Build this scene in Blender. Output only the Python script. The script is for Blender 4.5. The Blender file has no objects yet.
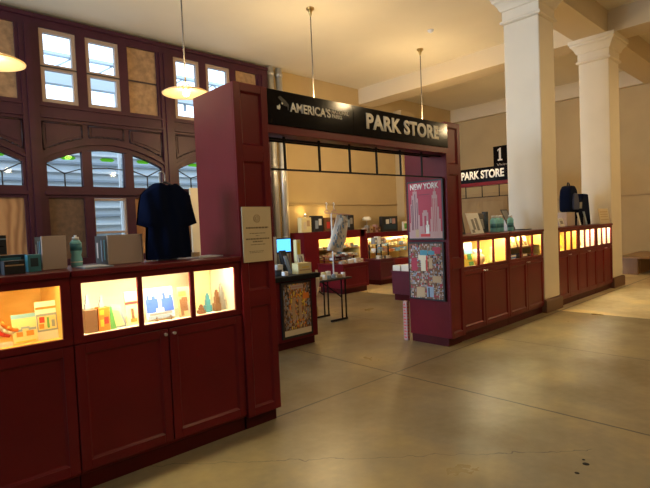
import bpy, bmesh, math, random
from mathutils import Vector, Matrix
random.seed(7)
S = bpy.context.scene
COL = S.collection
D = bpy.data

# ------------------------------------------------------------------ materials
def nodes(m):
    m.use_nodes = True
    nt = m.node_tree; nt.nodes.clear()
    out = nt.nodes.new('ShaderNodeOutputMaterial')
    return nt, out

def mat(name, col, rough=.5, metal=0., bump=0., bscale=30., var=0., vscale=6., coat=0., spec=.5):
    m = D.materials.new(name); nt, out = nodes(m)
    b = nt.nodes.new('ShaderNodeBsdfPrincipled')
    b.inputs['Base Color'].default_value = (*col, 1)
    b.inputs['Roughness'].default_value = rough
    b.inputs['Metallic'].default_value = metal
    b.inputs['Coat Weight'].default_value = coat
    b.inputs['Specular IOR Level'].default_value = spec
    tc = nt.nodes.new('ShaderNodeTexCoord')
    if var > 0:
        n = nt.nodes.new('ShaderNodeTexNoise'); n.inputs['Scale'].default_value = vscale; n.inputs['Detail'].default_value = 4
        nt.links.new(tc.outputs['Object'], n.inputs['Vector'])
        r = nt.nodes.new('ShaderNodeValToRGB')
        r.color_ramp.elements[0].position = .3; r.color_ramp.elements[1].position = .7
        r.color_ramp.elements[0].color = (*[c*(1-var) for c in col], 1)
        r.color_ramp.elements[1].color = (*[min(1, c*(1+var)) for c in col], 1)
        nt.links.new(n.outputs['Fac'], r.inputs['Fac']); nt.links.new(r.outputs['Color'], b.inputs['Base Color'])
    if bump > 0:
        n2 = nt.nodes.new('ShaderNodeTexNoise'); n2.inputs['Scale'].default_value = bscale; n2.inputs['Detail'].default_value = 3
        nt.links.new(tc.outputs['Object'], n2.inputs['Vector'])
        bp = nt.nodes.new('ShaderNodeBump'); bp.inputs['Strength'].default_value = bump; bp.inputs['Distance'].default_value = .01
        nt.links.new(n2.outputs['Fac'], bp.inputs['Height']); nt.links.new(bp.outputs['Normal'], b.inputs['Normal'])
    nt.links.new(b.outputs[0], out.inputs[0])
    return m

def emat(name, col, st):
    m = D.materials.new(name); nt, out = nodes(m)
    e = nt.nodes.new('ShaderNodeEmission'); e.inputs[0].default_value = (*col, 1); e.inputs[1].default_value = st
    nt.links.new(e.outputs[0], out.inputs[0]); return m

def glassmat(name, tint=(1, 1, 1), gloss=.08):
    m = D.materials.new(name); nt, out = nodes(m)
    t = nt.nodes.new('ShaderNodeBsdfTransparent'); t.inputs[0].default_value = (*tint, 1)
    g = nt.nodes.new('ShaderNodeBsdfGlossy'); g.inputs['Roughness'].default_value = .03
    x = nt.nodes.new('ShaderNodeMixShader'); x.inputs[0].default_value = gloss
    nt.links.new(t.outputs[0], x.inputs[1]); nt.links.new(g.outputs[0], x.inputs[2]); nt.links.new(x.outputs[0], out.inputs[0])
    return m

def woodmat(name, c1, c2, rough=.6, scale=(1, 1, 1), wave=3., dist=6.):
    m = D.materials.new(name); nt, out = nodes(m)
    b = nt.nodes.new('ShaderNodeBsdfPrincipled'); b.inputs['Roughness'].default_value = rough
    tc = nt.nodes.new('ShaderNodeTexCoord'); mp = nt.nodes.new('ShaderNodeMapping'); mp.inputs['Scale'].default_value = scale
    w = nt.nodes.new('ShaderNodeTexWave'); w.inputs['Scale'].default_value = wave; w.inputs['Distortion'].default_value = dist
    w.inputs['Detail'].default_value = 3; w.inputs['Detail Scale'].default_value = 1.2
    r = nt.nodes.new('ShaderNodeValToRGB'); r.color_ramp.elements[0].color = (*c1, 1); r.color_ramp.elements[1].color = (*c2, 1)
    nt.links.new(tc.outputs['Object'], mp.inputs[0]); nt.links.new(mp.outputs[0], w.inputs['Vector'])
    nt.links.new(w.outputs['Fac'], r.inputs['Fac']); nt.links.new(r.outputs[0], b.inputs['Base Color']); nt.links.new(b.outputs[0], out.inputs[0])
    return m

def floor_mat():
    m = D.materials.new('polished_concrete'); nt, out = nodes(m); N = nt.nodes.new; L = nt.links.new
    b = N('ShaderNodeBsdfPrincipled'); tc = N('ShaderNodeTexCoord')
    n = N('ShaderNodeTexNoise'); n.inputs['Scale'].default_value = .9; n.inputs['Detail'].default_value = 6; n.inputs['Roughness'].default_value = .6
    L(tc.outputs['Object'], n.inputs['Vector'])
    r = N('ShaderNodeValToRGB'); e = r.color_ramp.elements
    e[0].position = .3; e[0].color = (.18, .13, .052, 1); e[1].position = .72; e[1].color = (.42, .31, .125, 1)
    k = r.color_ramp.elements.new(.5); k.color = (.26, .21, .12, 1)  # yellow and grey patches paint in warm lamp light and reflected daylight
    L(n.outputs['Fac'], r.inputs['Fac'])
    n2 = N('ShaderNodeTexNoise'); n2.inputs['Scale'].default_value = 14; n2.inputs['Detail'].default_value = 5
    L(tc.outputs['Object'], n2.inputs['Vector'])
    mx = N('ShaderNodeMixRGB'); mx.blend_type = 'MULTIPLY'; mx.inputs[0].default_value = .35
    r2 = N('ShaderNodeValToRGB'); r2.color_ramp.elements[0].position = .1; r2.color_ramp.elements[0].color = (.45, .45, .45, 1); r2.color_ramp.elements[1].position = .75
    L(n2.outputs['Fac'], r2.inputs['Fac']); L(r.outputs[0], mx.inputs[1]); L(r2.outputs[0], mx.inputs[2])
    # saw-cut joints at fixed places of the slab
    sp = N('ShaderNodeSeparateXYZ'); L(tc.outputs['Object'], sp.inputs[0])
    wob = N('ShaderNodeTexNoise'); wob.inputs['Scale'].default_value = 9; L(tc.outputs['Object'], wob.inputs['Vector'])
    def absline(sock, c, w, wobble=.012):
        s = N('ShaderNodeMath'); s.operation = 'SUBTRACT'; L(sock, s.inputs[0]); s.inputs[1].default_value = c
        wm = N('ShaderNodeMath'); wm.operation = 'MULTIPLY_ADD'; L(wob.outputs['Fac'], wm.inputs[0]); wm.inputs[1].default_value = wobble; L(s.outputs[0], wm.inputs[2])
        a = N('ShaderNodeMath'); a.operation = 'ABSOLUTE'; L(wm.outputs[0], a.inputs[0])
        l = N('ShaderNodeMath'); l.operation = 'LESS_THAN'; L(a.outputs[0], l.inputs[0]); l.inputs[1].default_value = w
        return l.outputs[0]
    socks = [absline(sp.outputs['Y'], 3.09, .009), absline(sp.outputs['X'], 3.76, .010), absline(sp.outputs['X'], 5.69, .007),
             absline(sp.outputs['X'], 7.9, .012), absline(sp.outputs['Y'], 6.4, .005)]
    # wandering hairline crack
    cr = N('ShaderNodeMath'); cr.operation = 'MULTIPLY_ADD'; L(sp.outputs['X'], cr.inputs[0]); cr.inputs[1].default_value = .965; L(sp.outputs['Y'], cr.inputs[2])
    ck = absline(cr.outputs[0], 4.36, .0045, .16)
    lim = N('ShaderNodeMath'); lim.operation = 'LESS_THAN'; L(sp.outputs['X'], lim.inputs[0]); lim.inputs[1].default_value = 3.3
    lm = N('ShaderNodeMath'); lm.operation = 'MULTIPLY'; L(ck, lm.inputs[0]); L(lim.outputs[0], lm.inputs[1])
    hf = N('ShaderNodeMath'); hf.operation = 'MULTIPLY'; L(lm.outputs[0], hf.inputs[0]); hf.inputs[1].default_value = .75
    socks.append(hf.outputs[0])
    cur = socks[0]
    for s_ in socks[1:]:
        a = N('ShaderNodeMath'); a.operation = 'MAXIMUM'; L(cur, a.inputs[0]); L(s_, a.inputs[1]); cur = a.outputs[0]
    dk = N('ShaderNodeMixRGB'); L(cur, dk.inputs[0]); L(mx.outputs[0], dk.inputs[1]); dk.inputs[2].default_value = (.045, .036, .022, 1)
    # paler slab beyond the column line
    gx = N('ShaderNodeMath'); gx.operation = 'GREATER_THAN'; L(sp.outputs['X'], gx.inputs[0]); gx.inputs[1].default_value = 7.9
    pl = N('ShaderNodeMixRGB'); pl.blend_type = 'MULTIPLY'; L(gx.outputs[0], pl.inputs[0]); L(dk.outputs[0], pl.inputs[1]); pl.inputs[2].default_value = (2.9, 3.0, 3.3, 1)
    L(pl.outputs[0], b.inputs['Base Color'])
    rr = N('ShaderNodeMapRange'); L(n.outputs['Fac'], rr.inputs['Value']); rr.inputs['From Min'].default_value = .3; rr.inputs['From Max'].default_value = .7
    rr.inputs['To Min'].default_value = .42; rr.inputs['To Max'].default_value = .26; L(rr.outputs[0], b.inputs['Roughness'])
    bp = N('ShaderNodeBump'); bp.inputs['Strength'].default_value = .12; bp.inputs['Distance'].default_value = .01
    L(n2.outputs['Fac'], bp.inputs['Height']); L(bp.outputs[0], b.inputs['Normal'])
    L(b.outputs[0], out.inputs[0]); return m

M = {}
def defm(k, *a, **kw): M[k] = mat(k, *a, **kw)
defm('maroon', (.132, .0075, .0125), .34, spec=.22, bump=.05, bscale=60, var=.12, vscale=3)
defm('maroon_dark', (.06, .003, .004), .45, spec=.2)
defm('maroon_edge', (.2, .03, .03), .3)
defm('timber_paint', (.042, .0075, .018), .42, spec=.3, var=.2, vscale=4)
defm('timber_shadow', (.02, .005, .009), .5)
defm('plaster', (.36, .26, .15), .9, var=.05, vscale=1.5)
defm('wall_yellow', (.50, .37, .185), .85, var=.06, vscale=1.2)
defm('beam_paint', (.64, .53, .35), .9)
defm('column_paint', (.76, .68, .53), .6, var=.03, vscale=2)
defm('column_base', (.13, .055, .025), .4)
defm('ceiling_paint', (.76, .70, .56), .95, var=.03, vscale=1)
defm('rail_paint', (.42, .30, .14), .6)
defm('black_sign', (.006, .005, .006), .11, spec=.16)
defm('black', (.008, .008, .009), .6, spec=.2)
defm('black_frame', (.012, .011, .012), .35)
defm('letter', (.95, .92, .84), .7)
defm('emblem_dark', (.035, .035, .038), .5)
defm('letter_dim', (.5, .46, .4), .6)
defm('steel', (.60, .60, .58), .35, metal=.6)
defm('brass', (.55, .38, .14), .3, metal=1)
defm('rod', (.16, .14, .11), .6)
defm('sash_wood', (.33, .24, .18), .6)
defm('lead', (.02, .02, .022), .5)
defm('cream', (.72, .62, .42), .6)
defm('paper', (.85, .82, .72), .7)
defm('paper_cream', (.66, .55, .36), .7)
defm('paper_text', (.2, .15, .09), .7)
defm('white', (.85, .85, .82), .5)
defm('grey', (.28, .28, .27), .6)
defm('navy', (.003, .007, .028), .9, spec=.1, bump=.3, bscale=14)
defm('navy_light', (.03, .045, .12), .6)
defm('aqua', (.25, .66, .72), .25)
defm('aqua_dark', (.06, .26, .33), .4)
defm('kraft', (.54, .43, .36), .8)
defm('teal_box', (.02, .05, .07), .5)
defm('charcoal', (.018, .019, .022), .5)
defm('red', (.62, .04, .03), .5)
defm('pink', (.40, .025, .05), .5)
defm('pinkpale', (.50, .30, .27), .6)
defm('orange', (.85, .25, .03), .5)
defm('yellow', (.85, .62, .06), .5)
defm('paleyellow', (.8, .7, .35), .6)
defm('green', (.12, .4, .10), .5)
defm('lime', (.55, .62, .2), .5)
defm('blue', (.05, .13, .55), .5)
defm('skyblue', (.25, .52, .75), .5)
defm('brown', (.18, .08, .03), .6)
defm('tan', (.5, .34, .18), .6)
defm('bluegrey', (.28, .36, .45), .6)
defm('purple_red', (.10, .010, .028), .4)  # red with bluish daylight mixed in for two islands; also poster ink
defm('facade_far', (.58, .67, .74), .8)
defm('facade_pale', (.72, .78, .82), .8)
defm('facade_dark', (.32, .38, .45), .8)
M['ply'] = woodmat('plywood', (.26, .12, .045), (.44, .24, .10), .6, (1, 1, .3), 1.6, 14)
M['osb'] = mat('osb_board', (.30, .185, .095), .8, var=.3, vscale=9)
M['ply_dark'] = mat('brown_board', (.10, .055, .03), .7, var=.3, vscale=12)
M['case_wood'] = woodmat('case_lining_wood', (.74, .44, .10), (.88, .62, .20), .6, (.3, 1, 2), 3, 4)
M['case_white'] = mat('case_lining_white', (.85, .80, .60), .6)
M['case_yellow'] = mat('case_lining_yellow', (.82, .62, .18), .6)
M['bench_wood'] = woodmat('bench_wood', (.26, .14, .055), (.38, .22, .09), .4, (1, 1, .4), 3, 4)
M['door_wood'] = woodmat('panel_wood', (.36, .25, .12), (.44, .32, .16), .6, (1, 1, .4), 3, 4)
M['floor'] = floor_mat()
M['glass'] = glassmat('clear_glass', (.98, .98, .98), .05)
M['win_glass'] = glassmat('window_glass', (.86, .93, 1.0), .015)
M['green_glass'] = glassmat('green_stained_glass', (.55, 1.0, .20), .01)
M['shade_glass'] = None
M['bulb'] = emat('bulb_glow', (1, .66, .22), 60)
M['led'] = emat('led_strip', (1, .80, .36), 95)
M['led_w'] = emat('led_strip_pale', (1, .87, .52), 125)
M['led_o'] = emat('led_strip_amber', (1, .72, .26), 58)
M['screen'] = emat('lit_screen', (.10, .45, 1.0), 2.2)
# opal glass shade: translucent + diffuse
m_ = D.materials.new('opal_glass'); nt_, out_ = nodes(m_)
a_ = nt_.nodes.new('ShaderNodeBsdfTranslucent'); a_.inputs[0].default_value = (1, .82, .5, 1)
b_ = nt_.nodes.new('ShaderNodeBsdfPrincipled'); b_.inputs['Base Color'].default_value = (.9, .8, .6, 1); b_.inputs['Roughness'].default_value = .25
x_ = nt_.nodes.new('ShaderNodeMixShader'); x_.inputs[0].default_value = .5
nt_.links.new(a_.outputs[0], x_.inputs[1]); nt_.links.new(b_.outputs[0], x_.inputs[2]); nt_.links.new(x_.outputs[0], out_.inputs[0])
M['shade_glass'] = m_

# ------------------------------------------------------------------ mesh builder
class MB:
    def __init__(s): s.v = []; s.f = []; s.mi = []; s.mats = []; s.sm = []
    def _m(s, k):
        if k not in s.mats: s.mats.append(k)
        return s.mats.index(k)
    def add(s, vs, fs, k, smooth=False):
        o = len(s.v); s.v += [tuple(p) for p in vs]
        for f in fs: s.f.append([o+i for i in f]); s.mi.append(s._m(k)); s.sm.append(smooth)
        return s
    def box(s, x0, y0, z0, x1, y1, z1, k):
        x0, x1 = min(x0, x1), max(x0, x1); y0, y1 = min(y0, y1), max(y0, y1); z0, z1 = min(z0, z1), max(z0, z1)
        v = [(x0, y0, z0), (x1, y0, z0), (x1, y1, z0), (x0, y1, z0), (x0, y0, z1), (x1, y0, z1), (x1, y1, z1), (x0, y1, z1)]
        return s.add(v, [(0, 3, 2, 1), (4, 5, 6, 7), (0, 1, 5, 4), (1, 2, 6, 5), (2, 3, 7, 6), (3, 0, 4, 7)], k)
    def tube(s, p0, p1, r0, k, r1=None, n=10):
        r1 = r0 if r1 is None else r1
        p0 = Vector(p0); p1 = Vector(p1); d = (p1-p0).normalized()
        a = d.orthogonal().normalized(); b = d.cross(a)
        vs = []
        for p, r in ((p0, r0), (p1, r1)):
            for i in range(n):
                t = 2*math.pi*i/n; vs.append(p + a*r*math.cos(t) + b*r*math.sin(t))
        fs = [(i, (i+1) % n, n+(i+1) % n, n+i) for i in range(n)]
        s.add(vs, fs, k, True); s.add(vs[:n], [tuple(range(n))[::-1]], k); s.add(vs[n:], [tuple(range(n))], k)
        return s
    def path(s, pts, r, k, n=8):
        for a, b in zip(pts, pts[1:]): s.tube(a, b, r, k, n=n)
        return s
    def lathe(s, c, prof, k, n=24, close=True):   # prof: (r,z)
        c = Vector(c); vs = []
        for r, z in prof:
            for i in range(n):
                t = 2*math.pi*i/n; vs.append((c.x+r*math.cos(t), c.y+r*math.sin(t), c.z+z))
        fs = []
        for j in range(len(prof)-1):
            for i in range(n): fs.append((j*n+i, j*n+(i+1) % n, (j+1)*n+(i+1) % n, (j+1)*n+i))
        if close:
            if prof[0][0] > 1e-4: fs.append(tuple(range(n))[::-1])
            if prof[-1][0] > 1e-4: fs.append(tuple((len(prof)-1)*n+i for i in range(n)))
        return s.add(vs, fs, k, True)
    def sq_lathe(s, x0, y0, x1, y1, prof, k):     # prof: (offset, z) around a rectangle
        vs = []
        for o, z in prof: vs += [(x0-o, y0-o, z), (x1+o, y0-o, z), (x1+o, y1+o, z), (x0-o, y1+o, z)]
        fs = [(j*4+i, j*4+(i+1) % 4, (j+1)*4+(i+1) % 4, (j+1)*4+i) for j in range(len(prof)-1) for i in range(4)]
        e = len(prof)*4; fs += [(3, 2, 1, 0), (e-4, e-3, e-2, e-1)]
        return s.add(vs, fs, k)
    def prism(s, pts, y0, y1, k, axis='y'):       # pts in (x,z), extruded along y (or (y,z) along x, or (x,y) along z)
        n = len(pts)
        def P(a, b, d): return (a, d, b) if axis == 'y' else ((d, a, b) if axis == 'x' else (a, b, d))
        vs = [P(a, b, y0) for a, b in pts] + [P(a, b, y1) for a, b in pts]
        fs = [tuple(range(n)), tuple(range(2*n-1, n-1, -1))] + [(i, n+i, n+(i+1) % n, (i+1) % n) for i in range(n)]
        return s.add(vs, fs, k)
    def xf(s, M4, start=0):
        for i in range(start, len(s.v)): s.v[i] = tuple(M4 @ Vector(s.v[i]))
        return s
    def build(s, name, parent=None, bevel=0., origin=None, world=True, kind=None, label=None, seg=1):
        me = D.meshes.new(name)
        vs = s.v
        if parent is not None and world:
            pm = WM(parent).inverted(); vs = [tuple(pm @ Vector(p)) for p in vs]
        ob = D.objects.new(name, me)
        if parent is None:
            if origin is None:
                xs = [p[0] for p in vs]; ys = [p[1] for p in vs]; zs = [p[2] for p in vs]
                origin = ((min(xs)+max(xs))/2, (min(ys)+max(ys))/2, min(zs))
            vs = [(p[0]-origin[0], p[1]-origin[1], p[2]-origin[2]) for p in vs]
            ob.location = origin
        me.from_pydata(vs, [], s.f)
        for k in s.mats: me.materials.append(M[k])
        for p, i, sm in zip(me.polygons, s.mi, s.sm): p.material_index = i; p.use_smooth = sm
        bm = bmesh.new(); bm.from_mesh(me); bmesh.ops.remove_doubles(bm, verts=bm.verts, dist=1e-5)
        bmesh.ops.recalc_face_normals(bm, faces=bm.faces); bm.to_mesh(me); bm.free(); me.update()
        COL.objects.link(ob)
        if parent is not None: ob.parent = parent
        if bevel > 0:
            b = ob.modifiers.new('bevel', 'BEVEL'); b.width = bevel; b.segments = seg; b.limit_method = 'ANGLE'; b.angle_limit = .6
        if kind: ob['kind'] = kind
        if label: ob['label'] = label
        return ob

def WM(o):
    m = Matrix.LocRotScale(o.location, o.rotation_euler, None)
    return WM(o.parent) @ m if o.parent else m

def tag(o, label, cat, group=None):
    o['label'] = label; o['category'] = cat
    if group: o['group'] = group
    return o

def thing(name, label, cat, loc, rotz=0., group=None):
    o = D.objects.new(name, None); o.location = loc; o.rotation_euler = (0, 0, rotz); o.empty_display_size = .1
    COL.objects.link(o); return tag(o, label, cat, group)

def struct(mb, name, **kw): return mb.build(name, kind='structure', **kw)

def copy_tree(root, loc, rotz=None, label=None, group=None):
    r = root.copy(); COL.objects.link(r); r.location = loc
    if rotz is not None: r.rotation_euler = (0, 0, rotz)
    if label: r['label'] = label
    if group: r['group'] = group
    def rec(src, dst):
        for ch in [o for o in D.objects if o.parent == src]:
            c = ch.copy(); COL.objects.link(c); c.parent = dst; rec(ch, c)
    rec(root, r)
    return r

def text(body, w, h, depth, k, name, parent, loc, rot, bold=.0, align='LEFT', label=None, space=1.0):
    """lettering as a mesh; scaled to width w and height h, lower left corner at loc (parent's local space)"""
    cu = D.curves.new(name, 'FONT'); cu.body = body; cu.size = 1; cu.extrude = 0; cu.offset = bold; cu.space_character = space
    cu.space_line = .95; cu.align_x = align
    tmp = D.objects.new('tmp', cu); COL.objects.link(tmp)
    bpy.context.view_layer.update()
    me = D.meshes.new_from_object(tmp.evaluated_get(bpy.context.evaluated_depsgraph_get()))
    D.objects.remove(tmp); D.curves.remove(cu)
    xs = [v.co.x for v in me.vertices]; ys = [v.co.y for v in me.vertices]
    x0, x1, y0, y1 = min(xs), max(xs), min(ys), max(ys)
    sx = w/(x1-x0); sy = h/(y1-y0)
    bm = bmesh.new(); bm.from_mesh(me)
    for v in bm.verts: v.co = Vector(((v.co.x-x0)*sx, (v.co.y-y0)*sy, 0))
    r = bmesh.ops.extrude_face_region(bm, geom=bm.faces[:])
    for e in r['geom']:
        if isinstance(e, bmesh.types.BMVert): e.co.z += depth
    bmesh.ops.recalc_face_normals(bm, faces=bm.faces)
    bm.to_mesh(me); bm.free()
    me.materials.clear(); me.materials.append(M[k])
    ob = D.objects.new(name, me); COL.objects.link(ob); ob.parent = parent; ob.location = loc; ob.rotation_euler = rot
    if label: ob['label'] = label
    return ob
RX = (math.pi/2, 0, 0)                      # text standing, read from -Y
RXL = (math.pi/2, 0, -math.pi/2)            # text standing, read from -X

# ------------------------------------------------------------------ room shell
XL, XR, YF, YB, ZC, YW = -9.0, 16.0, -6.0, 9.9, 5.5, 9.6
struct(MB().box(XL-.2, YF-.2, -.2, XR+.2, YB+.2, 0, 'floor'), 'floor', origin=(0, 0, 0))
struct(MB().box(XL-.2, YF-.2, ZC, XR+.2, YB+.2, ZC+.2, 'ceiling_paint'), 'ceiling')
struct(MB().box(7.22, YB, 0, XR+.2, YB+.2, ZC, 'wall_yellow').box(XL-.2, YB, 0, -.3, YB+.2, ZC, 'wall_yellow')
       .box(-.3, YB-.05, 5.3, 7.30, YB+.2, ZC, 'wall_yellow'), 'wall_back')
struct(MB().box(XR, YF-.2, 0, XR+.2, YB, ZC, 'wall_yellow'), 'wall_right')
struct(MB().box(XL-.2, YF-.2, 0, XR, YF, ZC, 'plaster'), 'wall_front')
wl = MB()
wl.box(XL-.2, YF, 0, XL, YB, 1.0, 'plaster').box(XL-.2, YF, 4.7, XL, YB, ZC, 'plaster')
wy = [YF, 1.3, 2.7, 3.7, 5.1, 5.8, 7.2, 7.9, 9.3, YB]
for i in range(0, len(wy)-1, 2): wl.box(XL-.2, wy[i], 1.0, XL, wy[i+1], 4.7, 'plaster')
struct(wl, 'wall_left')
# tall windows of the left hall wall, behind the camera's left shoulder
for i, (a, b) in enumerate([(1.3, 2.7), (3.7, 5.1), (5.8, 7.2), (7.9, 9.3)]):
    w = MB()
    for y0, y1 in ((a, a+.07), (b-.07, b), ((a+b)/2-.03, (a+b)/2+.03)): w.box(XL-.13, y0, 1.0, XL-.05, y1, 4.7, 'sash_wood')
    for z in (1.0, 2.8, 4.63): w.box(XL-.13, a+.07, z, XL-.05, b-.07, z+.07, 'sash_wood')
    wo = struct(w, 'window_%d' % (i+20))
    MB().box(XL-.1, a+.07, 1.07, XL-.09, b-.07, 4.63, 'win_glass').build('glass', wo)
# beams
struct(MB().box(10.87, YF, 5.05, 11.5, YB, ZC, 'beam_paint'), 'trim_1')
struct(MB().box(XL, 3.2, 5.05, 10.87, 3.8, ZC, 'beam_paint').box(11.5, 3.2, 5.05, XR, 3.8, ZC, 'beam_paint'), 'trim_2')
struct(MB().box(XR-.18, 3.8, 5.05, XR, YB, ZC, 'beam_paint').box(XR-.18, YF, 5.05, XR, 3.2, ZC, 'beam_paint'), 'trim_3')
# picture rails
struct(MB().box(7.9, YB-.035, 2.05, 12.5, YB, 2.10, 'rail_paint').box(13.2, YB-.035, 2.05, XR, YB, 2.10, 'rail_paint'), 'trim_4', bevel=.01)
struct(MB().box(XR-.04, YF, 1.98, XR, 7.8, 2.03, 'rail_paint'), 'trim_5', bevel=.01)
struct(MB().box(12.5, YB-.3, 0, 13.2, YB, 5.05, 'wall_yellow'), 'trim_6')
struct(MB().box(XR-.03, YF, 0, XR, YB, .18, 'column_base'), 'baseboard_right')
struct(MB().box(7.3, YB-.03, 0, 12.5, YB, .18, 'column_base'), 'baseboard_back')

# columns
def column(x0, y0, x1, y1, label):
    t = thing('column', label, 'column', ((x0+x1)/2, (y0+y1)/2, 0), group=None)
    MB().box(x0, y0, .2, x1, y1, 4.58, 'column_paint').build('shaft', t, bevel=.012)
    MB().sq_lathe(x0, y0, x1, y1, [(.035, 0), (.035, .18), (.02, .2)], 'column_base').build('base', t)
    pr = [(0, 4.575), (.035, 4.59), (.045, 4.61), (.035, 4.635), (.012, 4.645), (.012, 4.78), (.035, 4.79), (.045, 4.815), (.06, 4.85), (.095, 4.905), (.125, 4.93), (.13, 4.965), (.15, 4.975), (.15, 5.049)]
    MB().sq_lathe(x0, y0, x1, y1, pr, 'column_paint').build('capital', t)
    return t
column(7.62, 3.19, 8.18, 3.75, 'nearer square cream column between the red display cabinets')
column(10.88, 3.2, 11.5, 3.76, 'farther square cream column at the right end of the cabinets')

# ------------------------------------------------------------------ timber window screen in the back wall
YW = 9.6
BX = [(-.31, 2.18), (2.18, 4.67), (4.67, 7.16)]
ar = lambda c, x: 3.10-.25*(x-c)**2
t1 = MB()
t1.box(-.31, YW, 5.17, 7.27, YB-.05, 5.38, 'timber_paint').box(-.31, YW-.03, 5.31, 7.30, YW+.02, 5.38, 'timber_paint')
for xm in (-.31, 2.18, 4.67, 7.14): t1.box(xm-.13, YW-.03, 0, xm+.13, YW+.15, 5.17, 'timber_paint'); t1.box(xm-.05, YW-.055, 0, xm+.05, YW-.03, 5.17, 'timber_paint')
wi = 0
windows = []
for bi, (bx0, bx1) in enumerate(BX):
    c = (bx0+bx1)/2
    ops = [(c-1.06, c-.47), (c-.30, c+.30), (c+.47, c+1.06)]
    ex = [bx0+.13]+[v for o in ops for v in o]+[bx1-.13]
    # stiles between the openings, in each tier
    for k in range(0, 8, 2):
        t1.box(ex[k], YW, 3.88, ex[k+1], YW+.12, 5.17, 'timber_paint')
        t1.box(ex[k], YW, 2.40, ex[k+1], YW+.12, ar(c, min(max((ex[k]+ex[k+1])/2, ops[0][0]), ops[2][1])), 'timber_paint')
        t1.box(ex[k], YW, 1.1, ex[k+1], YW+.12, 2.20, 'timber_paint')
    # spandrel with arched underside
    n = 20
    xs = [bx0+.13+(bx1-bx0-.26)*i/n for i in range(n+1)]
    for a, b in zip(xs, xs[1:]):
        t1.prism([(a, ar(c, a)), (b, ar(c, b)), (b, 3.55), (a, 3.55)], YW+.02, YW+.12, 'timber_paint')
        zf = lambda x: 3.10-.25*(x-c)**2
        t1.prism([(a, zf(a)+.10), (b, zf(b)+.10), (b, zf(b)+.15), (a, zf(a)+.15)], YW-.02, YW+.02, 'timber_paint')
        t1.prism([(a, zf(a)), (b, zf(b)), (b, zf(b)+.03), (a, zf(a)+.03)], YW-.005, YW+.02, 'timber_paint')
    t1.box(bx0+.13, YW, 3.55, bx1-.13, YW+.12, 3.88, 'timber_paint')
    t1.box(bx0+.13, YW-.04, 3.60, bx1-.13, YW, 3.645, 'timber_paint'); t1.box(bx0+.13, YW-.03, 3.80, bx1-.13, YW, 3.83, 'timber_paint')
    # raised panel beads above the arch
    for (a, b) in ((c-1.09, c-.44), (c-.32, c+.32), (c+.44, c+1.09)):
        pts = [(a, 3.53), (b, 3.53)]
        m = 8
        low = [(b-(b-a)*i/m, zf(b-(b-a)*i/m)+.24) for i in range(m+1)]
        ring = pts+low
        ring = ring+[ring[0]]
        for p, q in zip(ring, ring[1:]):
            t1.tube((p[0], YW+.015, p[1]), (q[0], YW+.015, q[1]), .016, 'timber_shadow', n=4)
        ins = [((p[0]-(a+b)/2)*.84+(a+b)/2, (p[1]-3.42)*.72+3.42) for p in ring[:-1]]
        t1.prism(ins, YW+.005, YW+.02, 'timber_paint')
    # ledge, lower wall
    t1.box(bx0+.13, YW-.05, 2.25, bx1-.13, YW+.12, 2.31, 'timber_paint').box(bx0+.13, YW, 2.20, bx1-.13, YW+.12, 2.40, 'timber_paint')
    t1.box(bx0+.13, YW, 0, bx1-.13, YW+.12, 1.1, 'timber_paint')
    for (a, b) in ops:
        t1.box(a, YW+.0, .15, b, YW-.0, .95, 'timber_paint')
t1.box(7.27, YW, 0, 7.30, YW+.3, 5.38, 'timber_paint')
screen = struct(t1, 'trim_7', bevel=0)
def sash(x0, x1, z0, z1, kx):
    global wi; wi += 1
    f = MB(); w = .065
    f.box(x0, YW+.01, z0, x0+w, YW+.10, z1, 'sash_wood').box(x1-w, YW+.01, z0, x1, YW+.10, z1, 'sash_wood')
    f.box(x0+w, YW+.01, z0, x1-w, YW+.10, z0+w, 'sash_wood').box(x0+w, YW+.01, z1-w, x1-w, YW+.10, z1, 'sash_wood')
    zm = (z0+z1)/2-.02
    f.box(x0+w, YW+.01, zm-.05, x1-w, YW+.10, zm+.05, 'sash_wood').box(x0, YW-.005, zm-.012, x1, YW+.01, zm+.012, 'lead')
    o = struct(f, 'window_%d' % wi)
    MB().box(x0+w, YW+.05, z0+w, x1-w, YW+.055, z1-w, 'win_glass').build('glass', o)
def board(x0, x1, z0, z1, k, lab):
    b = MB().box(x0, YW+.05, z0, x1, YW+.07, z1, k)
    if k == 'osb': b.box(x0, YW+.035, (z0+z1)/2-.02, x1, YW+.05, (z0+z1)/2+.01, 'timber_shadow')
    b.build('board', screen, label=lab)
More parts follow.
